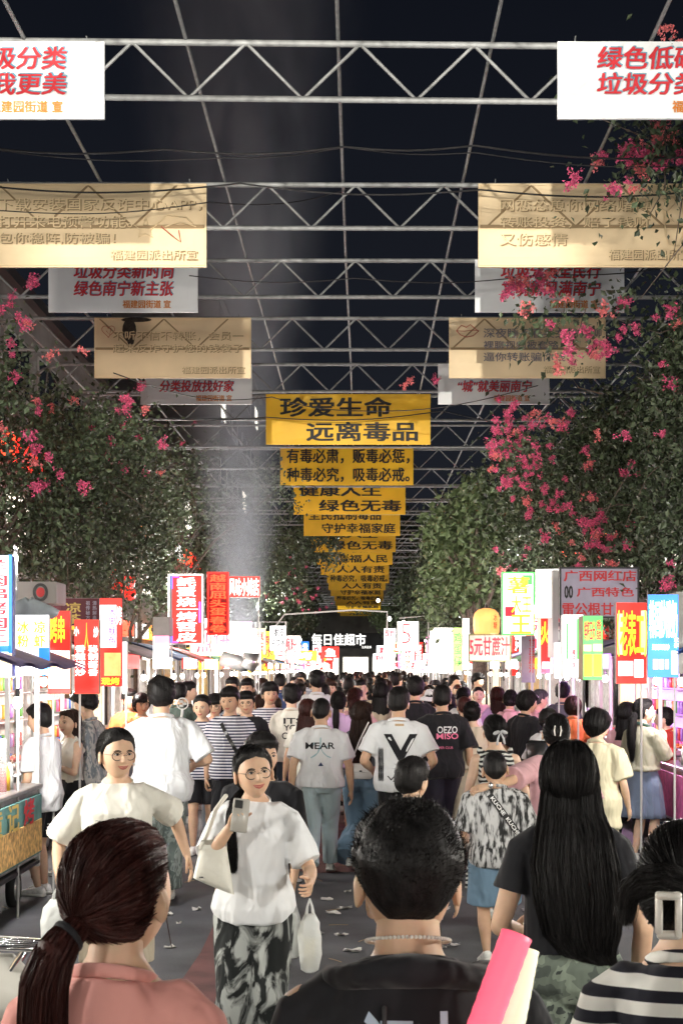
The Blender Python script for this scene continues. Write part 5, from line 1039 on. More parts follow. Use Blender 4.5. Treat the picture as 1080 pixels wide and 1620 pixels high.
def front_building():
    d = 116; t = thing('supermarket_building', 'dark supermarket front at the far end with white lit characters', 'building', (-.5, d, 0)); mb = MB(); mb.box((0, 5, 4.2), (26, 10, 8.4)); mb.obj('wall', wallm, t); mb = MB(); mb.box((0, 4.9, 8.5), (26.6, 10.4, .3)); mb.obj('roof', wframe, t)
    for k in range(9):
        w = MB(); w.box((-9.6 + k * 2.4, -.03, 1.5), (2.2, .1, 2.9)); w = w.obj('window', wframe, t); p = MB(); p.box((-9.6 + k * 2.4, -.1, 1.5), (2.0, .06, 2.7)); p.obj('pane', E_GR, w)
    mb = MB(); mb.box((.0, -.4, 4.2), (20, .5, 1.25)); mb.obj('sign_board', mat('sign_board_grey', (.05, .05, .055), .7), t)
    x0, x1 = X(493, d - .7) + .5, X(578, d - .7) + .5; q = lettering('每日佳超市', (x0, x1, Z(1021, d), Z(1003, d)), E_W, t, y=-.68, bold=.05); lettering('生鲜连锁', (X(572, d) + .5, X(587, d) + .5, Z(1026, d), Z(1022, d)), E_W, t, y=-.68)
    return t
front_building()
sign('neon_sign', 'small red vertical neon high among the left leaves', (171, 189, 812, 851), 36.0, mat('neon_back_dark', (.05, .01, .01), .6), [('烧烤', .1, .9, .05, .95, E_NR, True)], thick=.1, posts=(1,))
for i, (a, b) in enumerate([(186, 909), (186, 930), (205, 920), (206, 940)]):
    mb = MB(); d = 26; rg = [[(r_ * math.cos(q), r_ * math.sin(q), z_) for q in np.linspace(0, 2 * math.pi, 16, endpoint=False)] for z_, r_ in ((-.11, .05), (-.09, .09), (0, .11), (.09, .09), (.11, .05))]; mb.loft(rg)
    o = mb.obj('red_lantern', emis('lantern_red', (.8, .03, .02), .5), smooth=True, loc=(X(a, d), d, Z(b, d))); tag(o, 'small red lantern hanging in the leaves left of the neon sign', 'lantern', 'red lanterns by the arches')
    mb = MB(); mb.tube([(0, 0, .1), (0, 0, .55)], .004, 4); mb.obj('string', cab, o)
for i, (a, b, d) in enumerate([(685, 876, 40), (638, 985, 60), (616, 979, 60), (598, 950, 70)]):
    t = thing('hanging_lamp', ('bright small lamp hung under the trusses by the right trees', 'small far lamp just above the big 5 sign', 'small far lamp left of the big 5 sign', 'faint far lamp beside the lowest yellow banners')[i], 'lamp', (X(a, d), d, Z(b, d))); b = put('bulb', bulb_me, t); b.scale = (2, 2, 2); put('bulb_cap', cap_me, b); point_lamp(t, (0, -.1, -.1), 40)
for lab, x_, y_, z_, w_ in (('added bare lamp on a pole over the smoky stall', -3.6, 27.8, 3.2, 130), ('added bare lamp on a pole behind the neon signs', -3.9, 33.5, 3.6, 200), ('added bare lamp on a pole by the lilac board', 4.3, 17.6, 2.8, 22), ('added bare lamp on a pole beyond the orange lantern', 3.7, 29.5, 3.4, 160), ('added bare lamp on a pole at the left carts', -3.7, 15.2, 3.1, 60), ('farthest added bare lamp on a pole before the supermarket', -4.2, 98, 3.9, 500), ('farthest added bare lamp on a pole at right before the supermarket', 4.4, 99, 3.9, 500), ('far added bare lamp on a pole at left', -3.8, 52, 4.2, 260), ('far added bare lamp on a pole at right', 3.8, 54, 4.2, 260)):
    t = thing('added_pole_lamp', lab, 'lamp', (x_, y_, 0), 0, 'added bare lamps on poles'); mb = MB(); mb.tube([(0, .05, 0), (0, .05, z_ + .1), (0, 0, z_ + .12)], .02, 6); mb.obj('pole', galv, t, smooth=True); b = put('bulb', bulb_me, t, loc=(0, 0, z_)); put('bulb_cap', cap_me, b); point_lamp(t, (0, -.06, z_ - .05), w_)  # lamps added to brighten the smoke, roof and foliage
# scooter rear at the lower left
t = thing('scooter', 'rear of a pale parked scooter with a chromed luggage rack', 'scooter', (-1.55, 5.35, 0)); chrome = mat('chrome', (.75, .76, .78), .12, metal=1); ivory = mat('scooter_body', (.62, .60, .54), .3)
mb = MB(); mb.tube([(-.9, 0, .55), (-.5, 0, .66), (-.1, 0, .70), (.22, 0, .72), (.36, 0, .66)], [.12, .15, .16, .13, .05], 16, ref=(0, 1, 0), flat=1.0); mb.obj('body', ivory, t, smooth=True)
mb = MB(); mb.tube([(-.75, 0, .80), (-.4, 0, .84), (-.12, 0, .84)], [.10, .13, .10], 14); mb.obj('saddle', dark, t, smooth=True)
for nm, pts in (('rack_rail', [(-.2, -.1, .80), (.0, -.1, .90), (.34, -.09, .88), (.37, 0, .88), (.34, .09, .88), (.0, .1, .90), (-.2, .1, .80)]), ('rack_rail', [(-.25, -.1, .86), (-.05, -.1, .98), (.05, -.1, .98), (.08, -.1, .9)]), ('rack_strut', [(.30, -.08, .88), (.18, -.06, .70)]), ('rack_strut', [(.30, .08, .88), (.18, .06, .70)])):
    mb = MB(); mb.tube(pts, .009, 8); mb.obj(nm, chrome, t, smooth=True)
for q in (-.06, -.02, .02, .06): mb = MB(); mb.tube([(0, q, .90), (.36, q * .9, .885)], .005, 6); mb.obj('rack_bar', chrome, t, smooth=True)
mb = MB(); mb.loft([[(.05 + r_ * math.cos(a), y, .24 + r_ * math.sin(a)) for a in np.linspace(0, 2 * math.pi, 28, endpoint=False)] for y, r_ in ((-.05, .16), (-.05, .23), (.05, .23), (.05, .16))]); mb.obj('wheel', rubber, t, smooth=True); mb = MB(); mb.ell((.37, -.03, .74), (.03, .06, .04)); mb.obj('tail_light', mat('tail_red', (.4, .02, .02), .2), t, smooth=True)
# ---------------------------------------------------------------- smoke
def smoke(name, label, prof, d, dens, seed, thr=.45):
    m = bpy.data.materials.new(name); m.use_nodes = True; n, l = nodes(m); n.remove(n['Principled BSDF']); v = n.new('ShaderNodeVolumePrincipled'); l.new(v.outputs[0], n['Material Output'].inputs['Volume'])
    v.inputs['Color'].default_value = (.82, .90, 1.0, 1); v.inputs['Anisotropy'].default_value = .2
    tc = n.new('ShaderNodeTexCoord'); t = n.new('ShaderNodeTexNoise'); t.inputs['Scale'].default_value = .62; t.inputs['Detail'].default_value = 4; t.inputs['Distortion'].default_value = 1.4; mp = n.new('ShaderNodeMapping'); mp.inputs['Location'].default_value = (seed, 0, 0); mp.inputs['Scale'].default_value = (1.3, 1.3, .55)
    l.new(tc.outputs['Object'], mp.inputs[0]); l.new(mp.outputs[0], t.inputs[0]); r = n.new('ShaderNodeMapRange'); r.inputs[1].default_value = thr; r.inputs[2].default_value = .72; r.inputs[3].default_value = 0; r.inputs[4].default_value = dens; l.new(t.outputs[0], r.inputs[0]); sx = n.new('ShaderNodeSeparateXYZ'); l.new(tc.outputs['Object'], sx.inputs[0])
    def M_(op, a, b):
        q = n.new('ShaderNodeMath'); q.operation = op
        for i_, v_ in enumerate((a, b)):
            if isinstance(v_, (int, float)): q.inputs[i_].default_value = v_
            elif v_ is not None: l.new(v_, q.inputs[i_])
        return q.outputs[0]
    xx = M_('ADD', sx.outputs[0], 2.5); yy = M_('SUBTRACT', sx.outputs[1], d); rr_ = M_('POWER', M_('ADD', M_('MULTIPLY', xx, xx), M_('MULTIPLY', yy, yy)), .5)
    rad_ = M_('MULTIPLY_ADD', sx.outputs[2], .19); rad_.node.inputs[2].default_value = -.02; fq = M_('SUBTRACT', 1.0, M_('DIVIDE', rr_, rad_)); fq.node.use_clamp = True; fq = M_('POWER', fq, 1.8)
    hz_ = M_('DIVIDE', 3.9, M_('ADD', sx.outputs[2], .9)); l.new(M_('MULTIPLY', M_('MULTIPLY', r.outputs[0], fq), M_('MULTIPLY', hz_, hz_)), v.inputs['Density'])
    mb = MB(); mb.loft([[(cx + rr * math.cos(a), d + rr * math.sin(a), z) for a in np.linspace(0, 2 * math.pi, 20, endpoint=False)] for z, cx, rr in prof]); o = mb.obj(name, m, kind='stuff'); o['label'] = label; return o
smoke('smoke', 'grey barbecue smoke rising from the left stalls', [(z_, -2.5, .19 * z_ + .05) for z_ in (2.2, 3.2, 4.5, 6.2, 8.5, 12, 16, 20)], 29.5, 6.5, 3, .27)
# ---------------------------------------------------------------- the people
hairmat('hair_black', (.010, .009, .009)); hairmat('hair_brown', (.030, .016, .012)); hairmat('hair_red', (.040, .012, .010), .45); hairmat('hair_grey', (.06, .06, .065))
cW = cloth('cotton_white', (.76, .77, .78)); cCr = cloth('cotton_cream', (.76, .74, .66)); cBk = cloth('cotton_black', (.014, .014, .017)); cNv = cloth('cotton_navy', (.02, .035, .10)); cPk = cloth('cotton_salmon', (.72, .33, .29)); cPi = cloth('cotton_pink', (.72, .42, .45)); cBe = cloth('cotton_beige', (.58, .50, .38)); cGr = cloth('cotton_sage', (.34, .33, .24)); cGy = cloth('cotton_grey', (.12, .13, .15)); cYe = cloth('cotton_yellow', (.66, .60, .42)); cLi = cloth('cotton_lilac', (.62, .42, .68)); cOr = cloth('cotton_orange', (.70, .20, .06))
cSt = cloth('navy_white_stripe', (.70, .70, .74), 'stripe', (.02, .02, .07), 10.5); cBw = cloth('black_white_stripe', (.78, .77, .72), 'stripe', (.012, .012, .02), 6.5)
cCa = cloth('camouflage', (.045, .055, .05), 'camo', (.20, .24, .19), 11); cTd = cloth('tie_dye_black_white', (.012, .014, .014), 'blotch', (.42, .44, .42), 5.5); cBr = cloth('brushed_black_white', (.52, .52, .52), 'brush', (.02, .02, .02), 16); cPl = cloth('palm_leaf_black_white', (.02, .02, .02), 'leaf', (.6, .6, .56), 9); cFl = cloth('grey_flower_print', (.42, .40, .38), 'blotch', (.16, .18, .20), 14)
jL = cloth('denim_light', (.42, .52, .54)); jB = cloth('denim_blue', (.15, .24, .33)); jD = cloth('denim_dark', (.05, .07, .10)); jG = cloth('camo_grey_green', (.13, .16, .15), 'blotch', (.30, .35, .33), 15); cSk = cloth('skirt_blue_grey', (.15, .19, .27)); leather = mat('black_shiny_cloth', (.02, .018, .03), .3)
pearl = mat('pearl', (.80, .76, .70), .2); ivoryL = mat('handbag_ivory', (.68, .66, .58), .45, bump=.2); plastic = mat('thin_plastic', (.80, .82, .80), .3, alpha=.72, bump=.6, bscale=25); blackp = mat('black_plastic', (.02, .02, .02), .3); clipm = mat('clip_pearly', (.70, .66, .60), .3); steelw = mat('watch_case', (.7, .7, .68), .2, metal=.8)
def child(out, mb, name, m, par='root', smooth=True): return mb.obj(name, m, out[par], smooth=smooth)
def glasses(o, k=1.):
    fem = 1; mb = MB()
    for sd in (-1, 1):
        c = face_point(sd * .033, -.002, fem, .008); a = np.linspace(0, 2 * math.pi, 20); mb.tube([o['hw']((c[0] + .0245 * math.cos(t), c[1] - .10 * abs(c[0] + .0245 * math.cos(t)) + .003, c[2] + .021 * math.sin(t))) for t in a], .0021, 5)
        mb.tube([o['hw']((sd * .057, c[1] - .004, .004)), o['hw']((sd * .074, .03, .006)), o['hw']((sd * .080, -.012, .004))], .0013, 5)
    b = face_point(0, .003, fem, .004); mb.tube([o['hw']((-.010, b[1] + .001, .001)), o['hw']((0, b[1] + .003, .004)), o['hw']((.010, b[1] + .001, .001))], .0013, 5); child(o, mb, 'glasses', MATS['glasses'], 'body')
def strap(o, a, b, side, w=.02, m=None, z0=None, n=14, name='strap', par='shirt'):
    """band laid on the shirt between two local (x,z) points"""
    mb = MB(); P = []
    for q in np.linspace(0, 1, n):
        x, z = a[0] * (1 - q) + b[0] * q, a[1] * (1 - q) + b[1] * q; P.append((x, surf_y(o, x, z, side, 'shirt', .006), z))
    P = np.array(P); t = np.array([b[0] - a[0], 0, b[1] - a[1]]); t /= np.linalg.norm(t); s = np.array([-t[2], 0, t[0]]) * w / 2
    rings = [[p - s, p - s + (0, side * .004, 0), p + s + (0, side * .004, 0), p + s] for p in P]; mb.loft(rings); return child(o, mb, name, m or blackp, par, False), P, t, s
def plasticbag(label, px, d, ytop, ybot, wpx, m=plastic, seed=0, fill=None, at=None):
    zt, zb = Z(ytop, d), Z(ybot, d); w = wpx / F * d; rs = np.random.RandomState(seed); xx = X(px, d)
    if at:                                                 # hangs from that hand
        o_, k_ = at; a_ = rad(o_['root'].rotation_euler.z * 180 / math.pi); T_ = o_[k_]; xx = o_['x'] + T_[0] * math.cos(a_) - T_[1] * math.sin(a_); d = o_['d'] + T_[0] * math.sin(a_) + T_[1] * math.cos(a_); zb += T_[2] - .075 - zt; zt = T_[2] - .075
    t = thing('plastic_bag', label, 'bag', (xx, d, zb), 0); h = zt - zb; rg = []
    for q, k in ((0, .35), (.04, .75), (.25, .98), (.5, 1), (.68, .78), (.80, .45)): rg.append([(w / 2 * k * math.cos(a) * (1 + .09 * math.sin(a * 5 + q * 8) + .04 * rs.randn()), w / 3 * k * math.sin(a) * (1 + .09 * math.cos(a * 4 + q * 6)), h * q) for a in np.linspace(0, 2 * math.pi, 26, endpoint=False)])
    mb = MB(); mb.loft(rg); mb.obj('sack', m, t, smooth=True)
    for s_ in (-1, 1): mb = MB(); mb.tube([(s_ * w * .16, 0, h * .76), (s_ * w * .10, 0, h * .9), (0, 0, h)], [.010, .006, .005], 6); mb.obj('handle', m, t, smooth=True)
    if fill: mb = MB(); mb.tube([(0, 0, h * .06), (0, 0, h * .46)], [w * .22, w * .27], 14, round_=False); mb.obj('contents', fill, t, smooth=True)
    return t
# --- closest four
x1, d1 = X(186, 2.62), 2.62
f1 = person('woman in a salmon tee with a reddish brown ponytail, seen from behind at lower left', px=186, ytop=1296, s=858, fem=1, fat=1.02, head=-14, hyaw=-12, hpitch=-4, detail=2, tone=0, hair='tied', hm='hair_red', topmat=cPk, ease=.022, hem=.46, botmat=cBk, seed=3, stride=.03,
    tail=('tail', [(-.035, -.118, -.045), (-.055, -.150, -.075), (-.075, -.155, -.14), (-.078, -.150, -.22), (-.075, -.145, -.30), (-.085, -.145, -.36)], [.022, .032, .038, .036, .028, .012]))
mb = MB(); c = f1['hc'] + np.array((-.042, -.128, -.055)) * f1['k']; n_ = np.array((-.5, -.75, -.55)); n_ /= np.linalg.norm(n_); u_ = np.cross(n_, (0, 0, 1)); u_ /= np.linalg.norm(u_); v_ = np.cross(n_, u_)
mb.tube([c + .024 * (math.cos(a) * u_ + math.sin(a) * v_) for a in np.linspace(0, 6.4, 18)], .010, 8); child(f1, mb, 'hair_tie', cBk, 'hair')
mb = MB(); mb.tube(f1['hw']([(.070, .03, .0), (.080, .02, -.05), (.074, .04, -.10)]), .001, 4); child(f1, mb, 'loose_strand', MATS['hair_red'], 'hair')
f2 = person('young man in a black hooded top with a pearl necklace, centre front', px=645, ytop=1273, s=868, fat=1.06, head=0, hyaw=4, detail=2, tone=0, hair='fadetop', topmat=cBk, top='hoodie', sleeve=1.75, ease=.030, hem=.48, botmat=jD, seed=4, stride=.03, armR=(.27, .30, 1.02))
nkz = .862 * f2['H']; mb = MB()
for a in np.linspace(0, 2 * math.pi, 62, endpoint=False): mb.ell((.076 * math.cos(a), -.006 + .070 * math.sin(a), nkz - .020 * math.sin(a) - .016), (.0036,) * 3, 8, 6)
child(f2, mb, 'pearl_necklace', pearl)
mb = MB(); rg = []
for q in np.linspace(-1, 1, 17):                           # hood lying folded on the shoulders, open to the front
    a = -math.pi / 2 + q * 1.75; c = np.array([.135 * math.cos(a), -.015 + .105 * math.sin(a), .828 * f2['H'] - .030 * abs(math.cos(a)) ** 2 + .012 * (a < 0)]); k_ = .034 * (1 - .35 * abs(q)); o_ = np.array([math.cos(a), math.sin(a), 0]); rg.append([c + k_ * (math.cos(b) * o_ * 1.05 + math.sin(b) * np.array([0, 0, .95]) * (1 + .15 * math.sin(3 * b))) for b in np.linspace(0, 2 * math.pi, 14, endpoint=False)])
mb.loft(rg); hoodm = remesh(mb, .009, 2, cBk, 'hood'); wrinkle(hoodm, .003, 5); put('hood', hoodm, f2['shirt'])
prm = mat('print_pale_blue', (.45, .55, .66), .7)
print_on(f2, '江志', (-.085, .105, 1.165, 1.325), prm, -1, .03, name='shirt_print')
mb = MB(); P = [(.015, surf_y(f2, .015, z, -1, 'shirt', .006), z) for z in np.linspace(1.30, 1.05, 10)]
mb.tube(P, .007, 6); mb.tube([(-.045, surf_y(f2, -.045, z, -1, 'shirt', .006), z) for z in np.linspace(1.33, 1.16, 8)], .005, 6); child(f2, mb, 'back_seam', mat('seam', (.03, .03, .034), .6), 'shirt')
HG = [(a_[0] * (.80 if a_[0] < -.1 else 1),) + a_[1:] for a_ in [(.05, .072, .050, -.040), (-.02, .088, .055, -.045), (-.10, .098, .055, -.055), (-.20, .115, .050, -.105), (-.32, .130, .042, -.135), (-.46, .132, .040, -.150, .01), (-.60, .115, .035, -.145, .02), (-.68, .08, .022, -.14, .04), (-.72, .04, .01, -.135, .09)]]
f3 = person('woman in a black cropped top and camouflage trousers with waist-long black hair', px=900, ytop=1171, s=455, fem=1, fat=1.0, head=0, hyaw=-6, detail=2, tone=0, hair='long', topmat=cBk, ease=.014, hem=.565, sleeve=.55, botmat=cCa, legw=1.35, flare=1.35, seed=6, stride=.05, tail=('hang', HG), armR=(.235, .0, .82), hintR=(.4, -1, 0), armL=(-.16, .20, .98))
mb = MB(); T = f3['handR']; mb.tube([T + .021 * np.array([math.cos(a), math.sin(a), .1 * math.cos(a)]) + (0, 0, .012) for a in np.linspace(0, 6.4, 14)], .0025, 5); child(f3, mb, 'bracelet', mat('red_cord', (.5, .03, .03), .7))
o = MB(); o.bbox((0, 0, 0), (.05, .02, .15), .01); q = o.obj('phone', mat('phone_blue', (.04, .08, .50), .25), smooth=True); q.location = (X(1008, 4.85), 4.85, Z(1590, 4.85)); tag(q, 'bright blue phone in the hanging hand beside the striped shirt', 'phone')
f4 = person('woman at the right edge in a black and white striped shirt with a hair claw', px=1082, ytop=1296, s=790, fem=1, head=-8, hyaw=-5, hpitch=-8, detail=2, tone=2, hair='tied', topmat=cBw, ease=.02, hem=.5, botmat=cBk, seed=8, stride=.03, tail=('tail', [(-.01, -.115, .02), (-.045, -.140, .035), (-.08, -.135, .030), (-.105, -.125, .012), (-.118, -.12, -.012)], [.030, .028, .024, .016, .006]))
mb = MB()
for (x0_, x1_, z0_, z1_) in ((-.050, -.032, -.055, .045), (-.004, .012, -.060, .040), (-.050, .012, .030, .050), (-.046, .012, -.066, -.046)):
    c_ = f4['hw'](((x0_ + x1_) / 2 * .78 - .012, -.162, (z0_ + z1_) / 2 * .78)); mb.bbox(c_, ((x1_ - x0_) * .8, .016, (z1_ - z0_) * .8), .004)
child(f4, mb, 'claw_clip', clipm, 'hair')
# glowing foam wands leaning in front of the hooded man
for nm, lab, a, b, r_, m_ in (('foam_wand', 'pink foam wand leaning over the hooded man at the bottom', (758, 1640), (822, 1488), .026, emis('wand_pink', (.95, .10, .18), .55, noise=.15, base=(.8, .15, .2))), ('foam_wand', 'cream foam wand beside the pink one at the bottom', (806, 1640), (838, 1512), .021, emis('wand_cream', (.85, .82, .55), .35, noise=.2, base=(.8, .8, .6)))):
    d = 2.32 if 'pink f' in lab else 2.36; mb = MB(); A_, B_ = np.array([X(a[0], d), d, Z(a[1], d)]), np.array([X(b[0], d), d + .05, Z(b[1], d)])
    A_ = B_ + (A_ - B_) * 1.6; n_ = 26; ts = np.linspace(0, 1, n_); mb.tube([A_ + (B_ - A_) * q for q in ts], [r_ * (1 + .035 * (i % 2)) for i in range(n_)], 18, round_=False)
    tag(mb.obj(nm, m_, smooth=True), lab, 'foam wand', 'foam wands')
# --- the two women walking towards the camera
HX, HD = X(402, 8.0), 8.0
TL = [(-.03, -.11, -.02), (.055, -.10, -.10), (.085, .0, -.16), (.085, .065, -.24), (.082, .085, -.34), (.08, .085, -.40)]
f5 = person('smiling woman in a white tee looking aside with a phone raised and a plastic bag', px=402, ytop=1176, s=338, fem=1, fat=1.02, head=176, hyaw=22, hpitch=-2, htilt=5, detail=2, tone=0, hair='tied', topmat=cW, ease=.030, hem=.475, sleeve=.85, sleeve_r=.046, botmat=cTd, legw=1.3, flare=1.6, shoes='black', seed=9, stride=.045,
    armR=loc_px(366, 1306, 6.38, X(402, 6.657), 6.657, 176), hintR=(.6, -.1, -1), armL=loc_px(490, 1396, 6.36, X(402, 6.657), 6.657, 176), hintL=(0, -1, -.1), handdirR=(-.25, .35, .55), palmR=(-.7, .6, .3), curlR=.75, curlL=.8, tail=('tail', TL, [.02, .03, .034, .032, .026, .01]))
glasses(f5); print_on(f5, 'NORMCORE', (-.20, -.12, 1.085, 1.093), mat('print_grey', (.22, .22, .24), .7), 1, .02); print_on(f5, 'studio', (-.17, -.125, 1.070, 1.078), MATS['print_grey'], 1, .02)
q = MB(); q.bbox((0, 0, 0), (.075, .010, .15), .008); q = q.obj('phone', mat('phone_silver', (.42, .40, .36), .25), smooth=True); q.location = (X(380, 6.30), 6.30, Z(1290, 6.30)); q.rotation_euler = (rad(-12), rad(8), rad(12)); tag(q, 'silver phone in the raised hand of the woman in a white tee', 'phone')
lens = MB(); lens.bbox((-.012, -.008, .048), (.036, .006, .036), .005); c_ = lens.obj('camera_block', blackp, q)
t = thing('handbag', 'ivory crescent shoulder bag hanging at the white tee woman', 'handbag', (X(338, 6.42), 6.42, Z(1402, 6.42)), rad(-4)); w = 66 / F * 6.42; mb = MB(); rg = []
for q in np.linspace(0, 1, 9): a = .035 * math.sin(math.pi * min(1, q * 1.1 + .12)) ** .6; rg.append([((u - .5) * w * (1 - .42 * q), a * s_ * (1 - abs(2 * u - 1) ** 4), q * .21 + .075 * ((1 - u) - .5) * (1 - q)) for u, s_ in [(v, -1) for v in np.linspace(0, 1, 10)] + [(v, 1) for v in np.linspace(1, 0, 10)]])
mb.loft(rg); mb.obj('bag_body', ivoryL, t, smooth=True); mb = MB(); mb.tube([(-.06, 0, .17), (-.03, .02, .24), (-.0, .05, .34), (.04, .10, .40)], .010, 8); mb.obj('strap', ivoryL, t, smooth=True); mb = MB(); mb.box((-.05, -.037, .045), (.018, .004, .006)); mb.obj('logo_plate', blackp, t)
plasticbag('white plastic bag with brown and yellow print in the walking woman\'s hand', 497, 6.5, 1418, 1532, 36, seed=2, at=(f5, 'handL'), fill=mat('yellow_snack', (.65, .50, .06), .6))
f6 = person('person in a black tee half hidden behind the white tee woman', px=415, ytop=1158, s=281, fem=0, head=170, hyaw=40, detail=1, tone=0, hair='short', topmat=cBk, ease=.03, hem=.42, sleeve=.95, sleeve_r=.05, botmat=cBk, bottom='shorts', shoes='lime', stride=.02, seed=10, armL=loc_px(464, 1395, 7.9, X(415, 8.0), 8.0, 170))
plasticbag('clear bag with a green iced drink hanging behind the white tee woman', 462, 8.75, 1395, 1485, 24, seed=4, at=(f6, 'handL'), fill=mat('iced_drink', (.35, .46, .28), .3))
f7 = person('woman in glasses and a loose cream tee carrying a small white bag', px=186, ytop=1150, s=312, fem=1, fat=1.08, head=186, hyaw=24, hpitch=0, detail=2, tone=0, hair='tied', topmat=cCr, ease=.028, hem=.44, sleeve=.9, sleeve_r=.047, botmat=cBe, bottom='shorts', legw=1.2, seed=12, stride=.04,
    armR=loc_px(92, 1378, 7.05, X(186, 7.21), 7.21, 186), hintR=(.35, -1, 0), hintL=(-.35, -1, 0), armL=loc_px(296, 1352, 7.5, X(186, 7.21), 7.21, 186), curlR=.9, tail=('bun', (0.02, -.12, .02), .035))
glasses(f7); print_on(f7, '~', (-.10, -.075, 1.16, 1.166), MATS['print_grey'], 1, .02)
plasticbag('knotted white carrier bag in the hand of the woman in glasses', 72, 7.35, 1398, 1500, 50, seed=5, at=(f7, 'handR'))
# --- middle distance
def mid(lab, px, ytop, s, **k):
    k.setdefault('detail', 1); k.setdefault('hyaw', R.uniform(-14, 14)); k.setdefault('htilt', R.uniform(-5, 5)); k.setdefault('hpitch', R.uniform(-3, 10)); return person(lab, px=px, ytop=ytop, s=s, **k)
f8 = mid('tall man from behind in a loose white tee and mottled trousers at left', 255, 1073, 193, fat=1.12, head=14, hair='fluffy', topmat=cW, ease=.036, hem=.46, sleeve=.9, sleeve_r=.052, botmat=jG, legw=1.25, flare=1.2, seed=14, armR=(.30, .16, 1.12), shoes='white', tone=0)
t = thing('hand_fan', 'small white clip fan held up behind the tall white tee man', 'fan', (X(287, 12.6), 12.6, Z(1140, 12.6))); mb = MB(); mb.tube([(0, 0, 0), (.01, 0, .10)], .012, 8); mb.obj('handle', alu, t, smooth=True); mb = MB(); mb.tube([(.01 + .05 * math.cos(a), 0, .15 + .05 * math.sin(a)) for a in np.linspace(0, 6.3, 18)], .006, 6); mb.obj('guard', alu, t, smooth=True)
for q in range(3): mb = MB(); mb.ell((.01 + .022 * math.cos(q * 2.1), 0, .15 + .022 * math.sin(q * 2.1)), (.022, .004, .014), 8, 5); mb.obj('blade', greyb, t, smooth=True)
f9 = mid('woman in a navy striped tee and black shorts beside the striped tee man', 320, 1098, 151, fem=1, head=182, hyaw=-12, hair='tied', topmat=cSt, ease=.03, hem=.46, sleeve=.8, botmat=cBk, bottom='shorts', blen=.30, seed=15, tail=('bun', (0, -.11, .0), .03))
f10 = mid('man in a navy striped tee with a black bag strap', 364, 1086, 158, head=176, hyaw=-8, hair='short', topmat=cSt, ease=.03, hem=.47, sleeve=.8, botmat=cBk, bottom='shorts', seed=16, tone=1, armR=(.23, .03, .82), curlR=.9)
strap(f10, (.07, 1.38), (-.13, 1.02), 1, .035)
mb = MB(); mb.bbox((-.14, .17, 1.0), (.13, .06, .20), .02); child(f10, mb, 'sling_bag', blackp, 'shirt')
f11 = mid('young man in a white tee and black striped shorts ordering at the left cart', 66, 1113, 186, head=62, hyaw=12, hair='short', topmat=cW, ease=.03, hem=.44, sleeve=.75, botmat=cBk, bottom='shorts', blen=.30, legw=1.15, seed=17, stride=.02, armR=(.13, .16, .80), armL=(-.14, .14, .84))
for q in range(3):
    o = MB(); zz = .60 - q * .028
    me = f11['bottom'].data; co = getco(me); P = [tuple(v) for v in co[(np.abs(co[:, 2] - zz) < .010) & (co[:, 0] > .03)]]
    if len(P) > 4:
        P = np.array(P); a = np.arctan2(P[:, 1], P[:, 0] - .09); P = P[np.argsort(a)]; c = np.array([.09, 0, zz]); P = c + (P - c) * 1.05; P[:, 2] = zz; o.tube(P[::3], .0045, 4); o.obj('side_stripe', cW, f11['bottom'])
f12 = mid('long haired woman in a sleeveless cream top at the left cart', 112, 1121, 170, fem=1, fat=.92, head=128, hyaw=20, hair='long', hm='hair_brown', top='tank', topmat=cCr, ease=.012, hem=.56, botmat=cBk, bottom='shorts', blen=.36, seed=18, stride=.02, armL=(-.10, .24, 1.05), armR=(.10, .24, 1.05), tail=('hang', [(.04, .07, .05, -.045), (-.05, .085, .055, -.05), (-.14, .09, .04, -.06), (-.26, .09, .03, -.10), (-.36, .05, .015, -.11)]), tone=2)
f13 = mid('man in an open grey flowered shirt looking down beside the left cart', 138, 1090, 166, head=70, hyaw=6, hpitch=22, hair='fluffy', topmat=cFl, ease=.045, hem=.46, sleeve=.95, sleeve_r=.05, botmat=jD, seed=19, stride=.02, armL=(-.08, .28, 1.05), tone=2)
f14 = mid('man in a white tee printed MEAR with pale jeans, seen from behind', 508, 1103, 171, head=2, hyaw=-10, hair='buzz', topmat=cW, ease=.030, hem=.50, sleeve=.75, sleeve_r=.050, botmat=jL, legw=1.12, seed=20, stride=.13, tone=1, fat=1.04)
print_on(f14, 'MEAR', (-.145, .125, 1.185, 1.245), cBk, -1, .015); print_on(f14, '火', (-.10, .09, 1.10, 1.29), mat('print_teal', (.30, .48, .52), .7), -1, -.02, off=.003, name='flame_print'); print_on(f14, '▲', (-.03, .02, 1.03, 1.065), cNv, -1, .0)
f15 = mid('long haired woman in wide dark jeans with a white shoulder bag', 573, 1109, 166, fem=1, head=-18, hyaw=-25, hair='long', hm='hair_brown', topmat=cGy, ease=.015, hem=.58, sleeve=.6, botmat=jB, legw=1.3, flare=2.5, seed=21, stride=.09, tail=('hang', [(.04, .07, .05, -.045), (-.05, .09, .055, -.05), (-.16, .10, .045, -.07), (-.34, .11, .04, -.12), (-.52, .09, .03, -.13), (-.60, .04, .012, -.12)]))
t = thing('handbag', 'white quilted shoulder bag on the woman in wide dark jeans', 'handbag', (X(571, 13.2), 13.2, Z(1232, 13.2)), rad(-5)); mb = MB(); mb.bbox((0, 0, .07), (.215, .07, .145), .02); mb.obj('bag_body', mat('handbag_white', (.75, .73, .70), .4), t, smooth=True); mb = MB(); mb.bbox((0, -.04, .10), (.20, .012, .08), .006); mb.obj('flap', MATS['handbag_white'], t); mb = MB(); mb.ell((0, -.052, .075), (.014, .005, .008), 8, 6); mb.obj('clasp', dark, t, smooth=True); mb = MB(); mb.tube([(-.1, 0, .13), (-.02, .05, .35), (.06, .10, .52)], .007, 6); mb.obj('strap', MATS['handbag_white'], t)
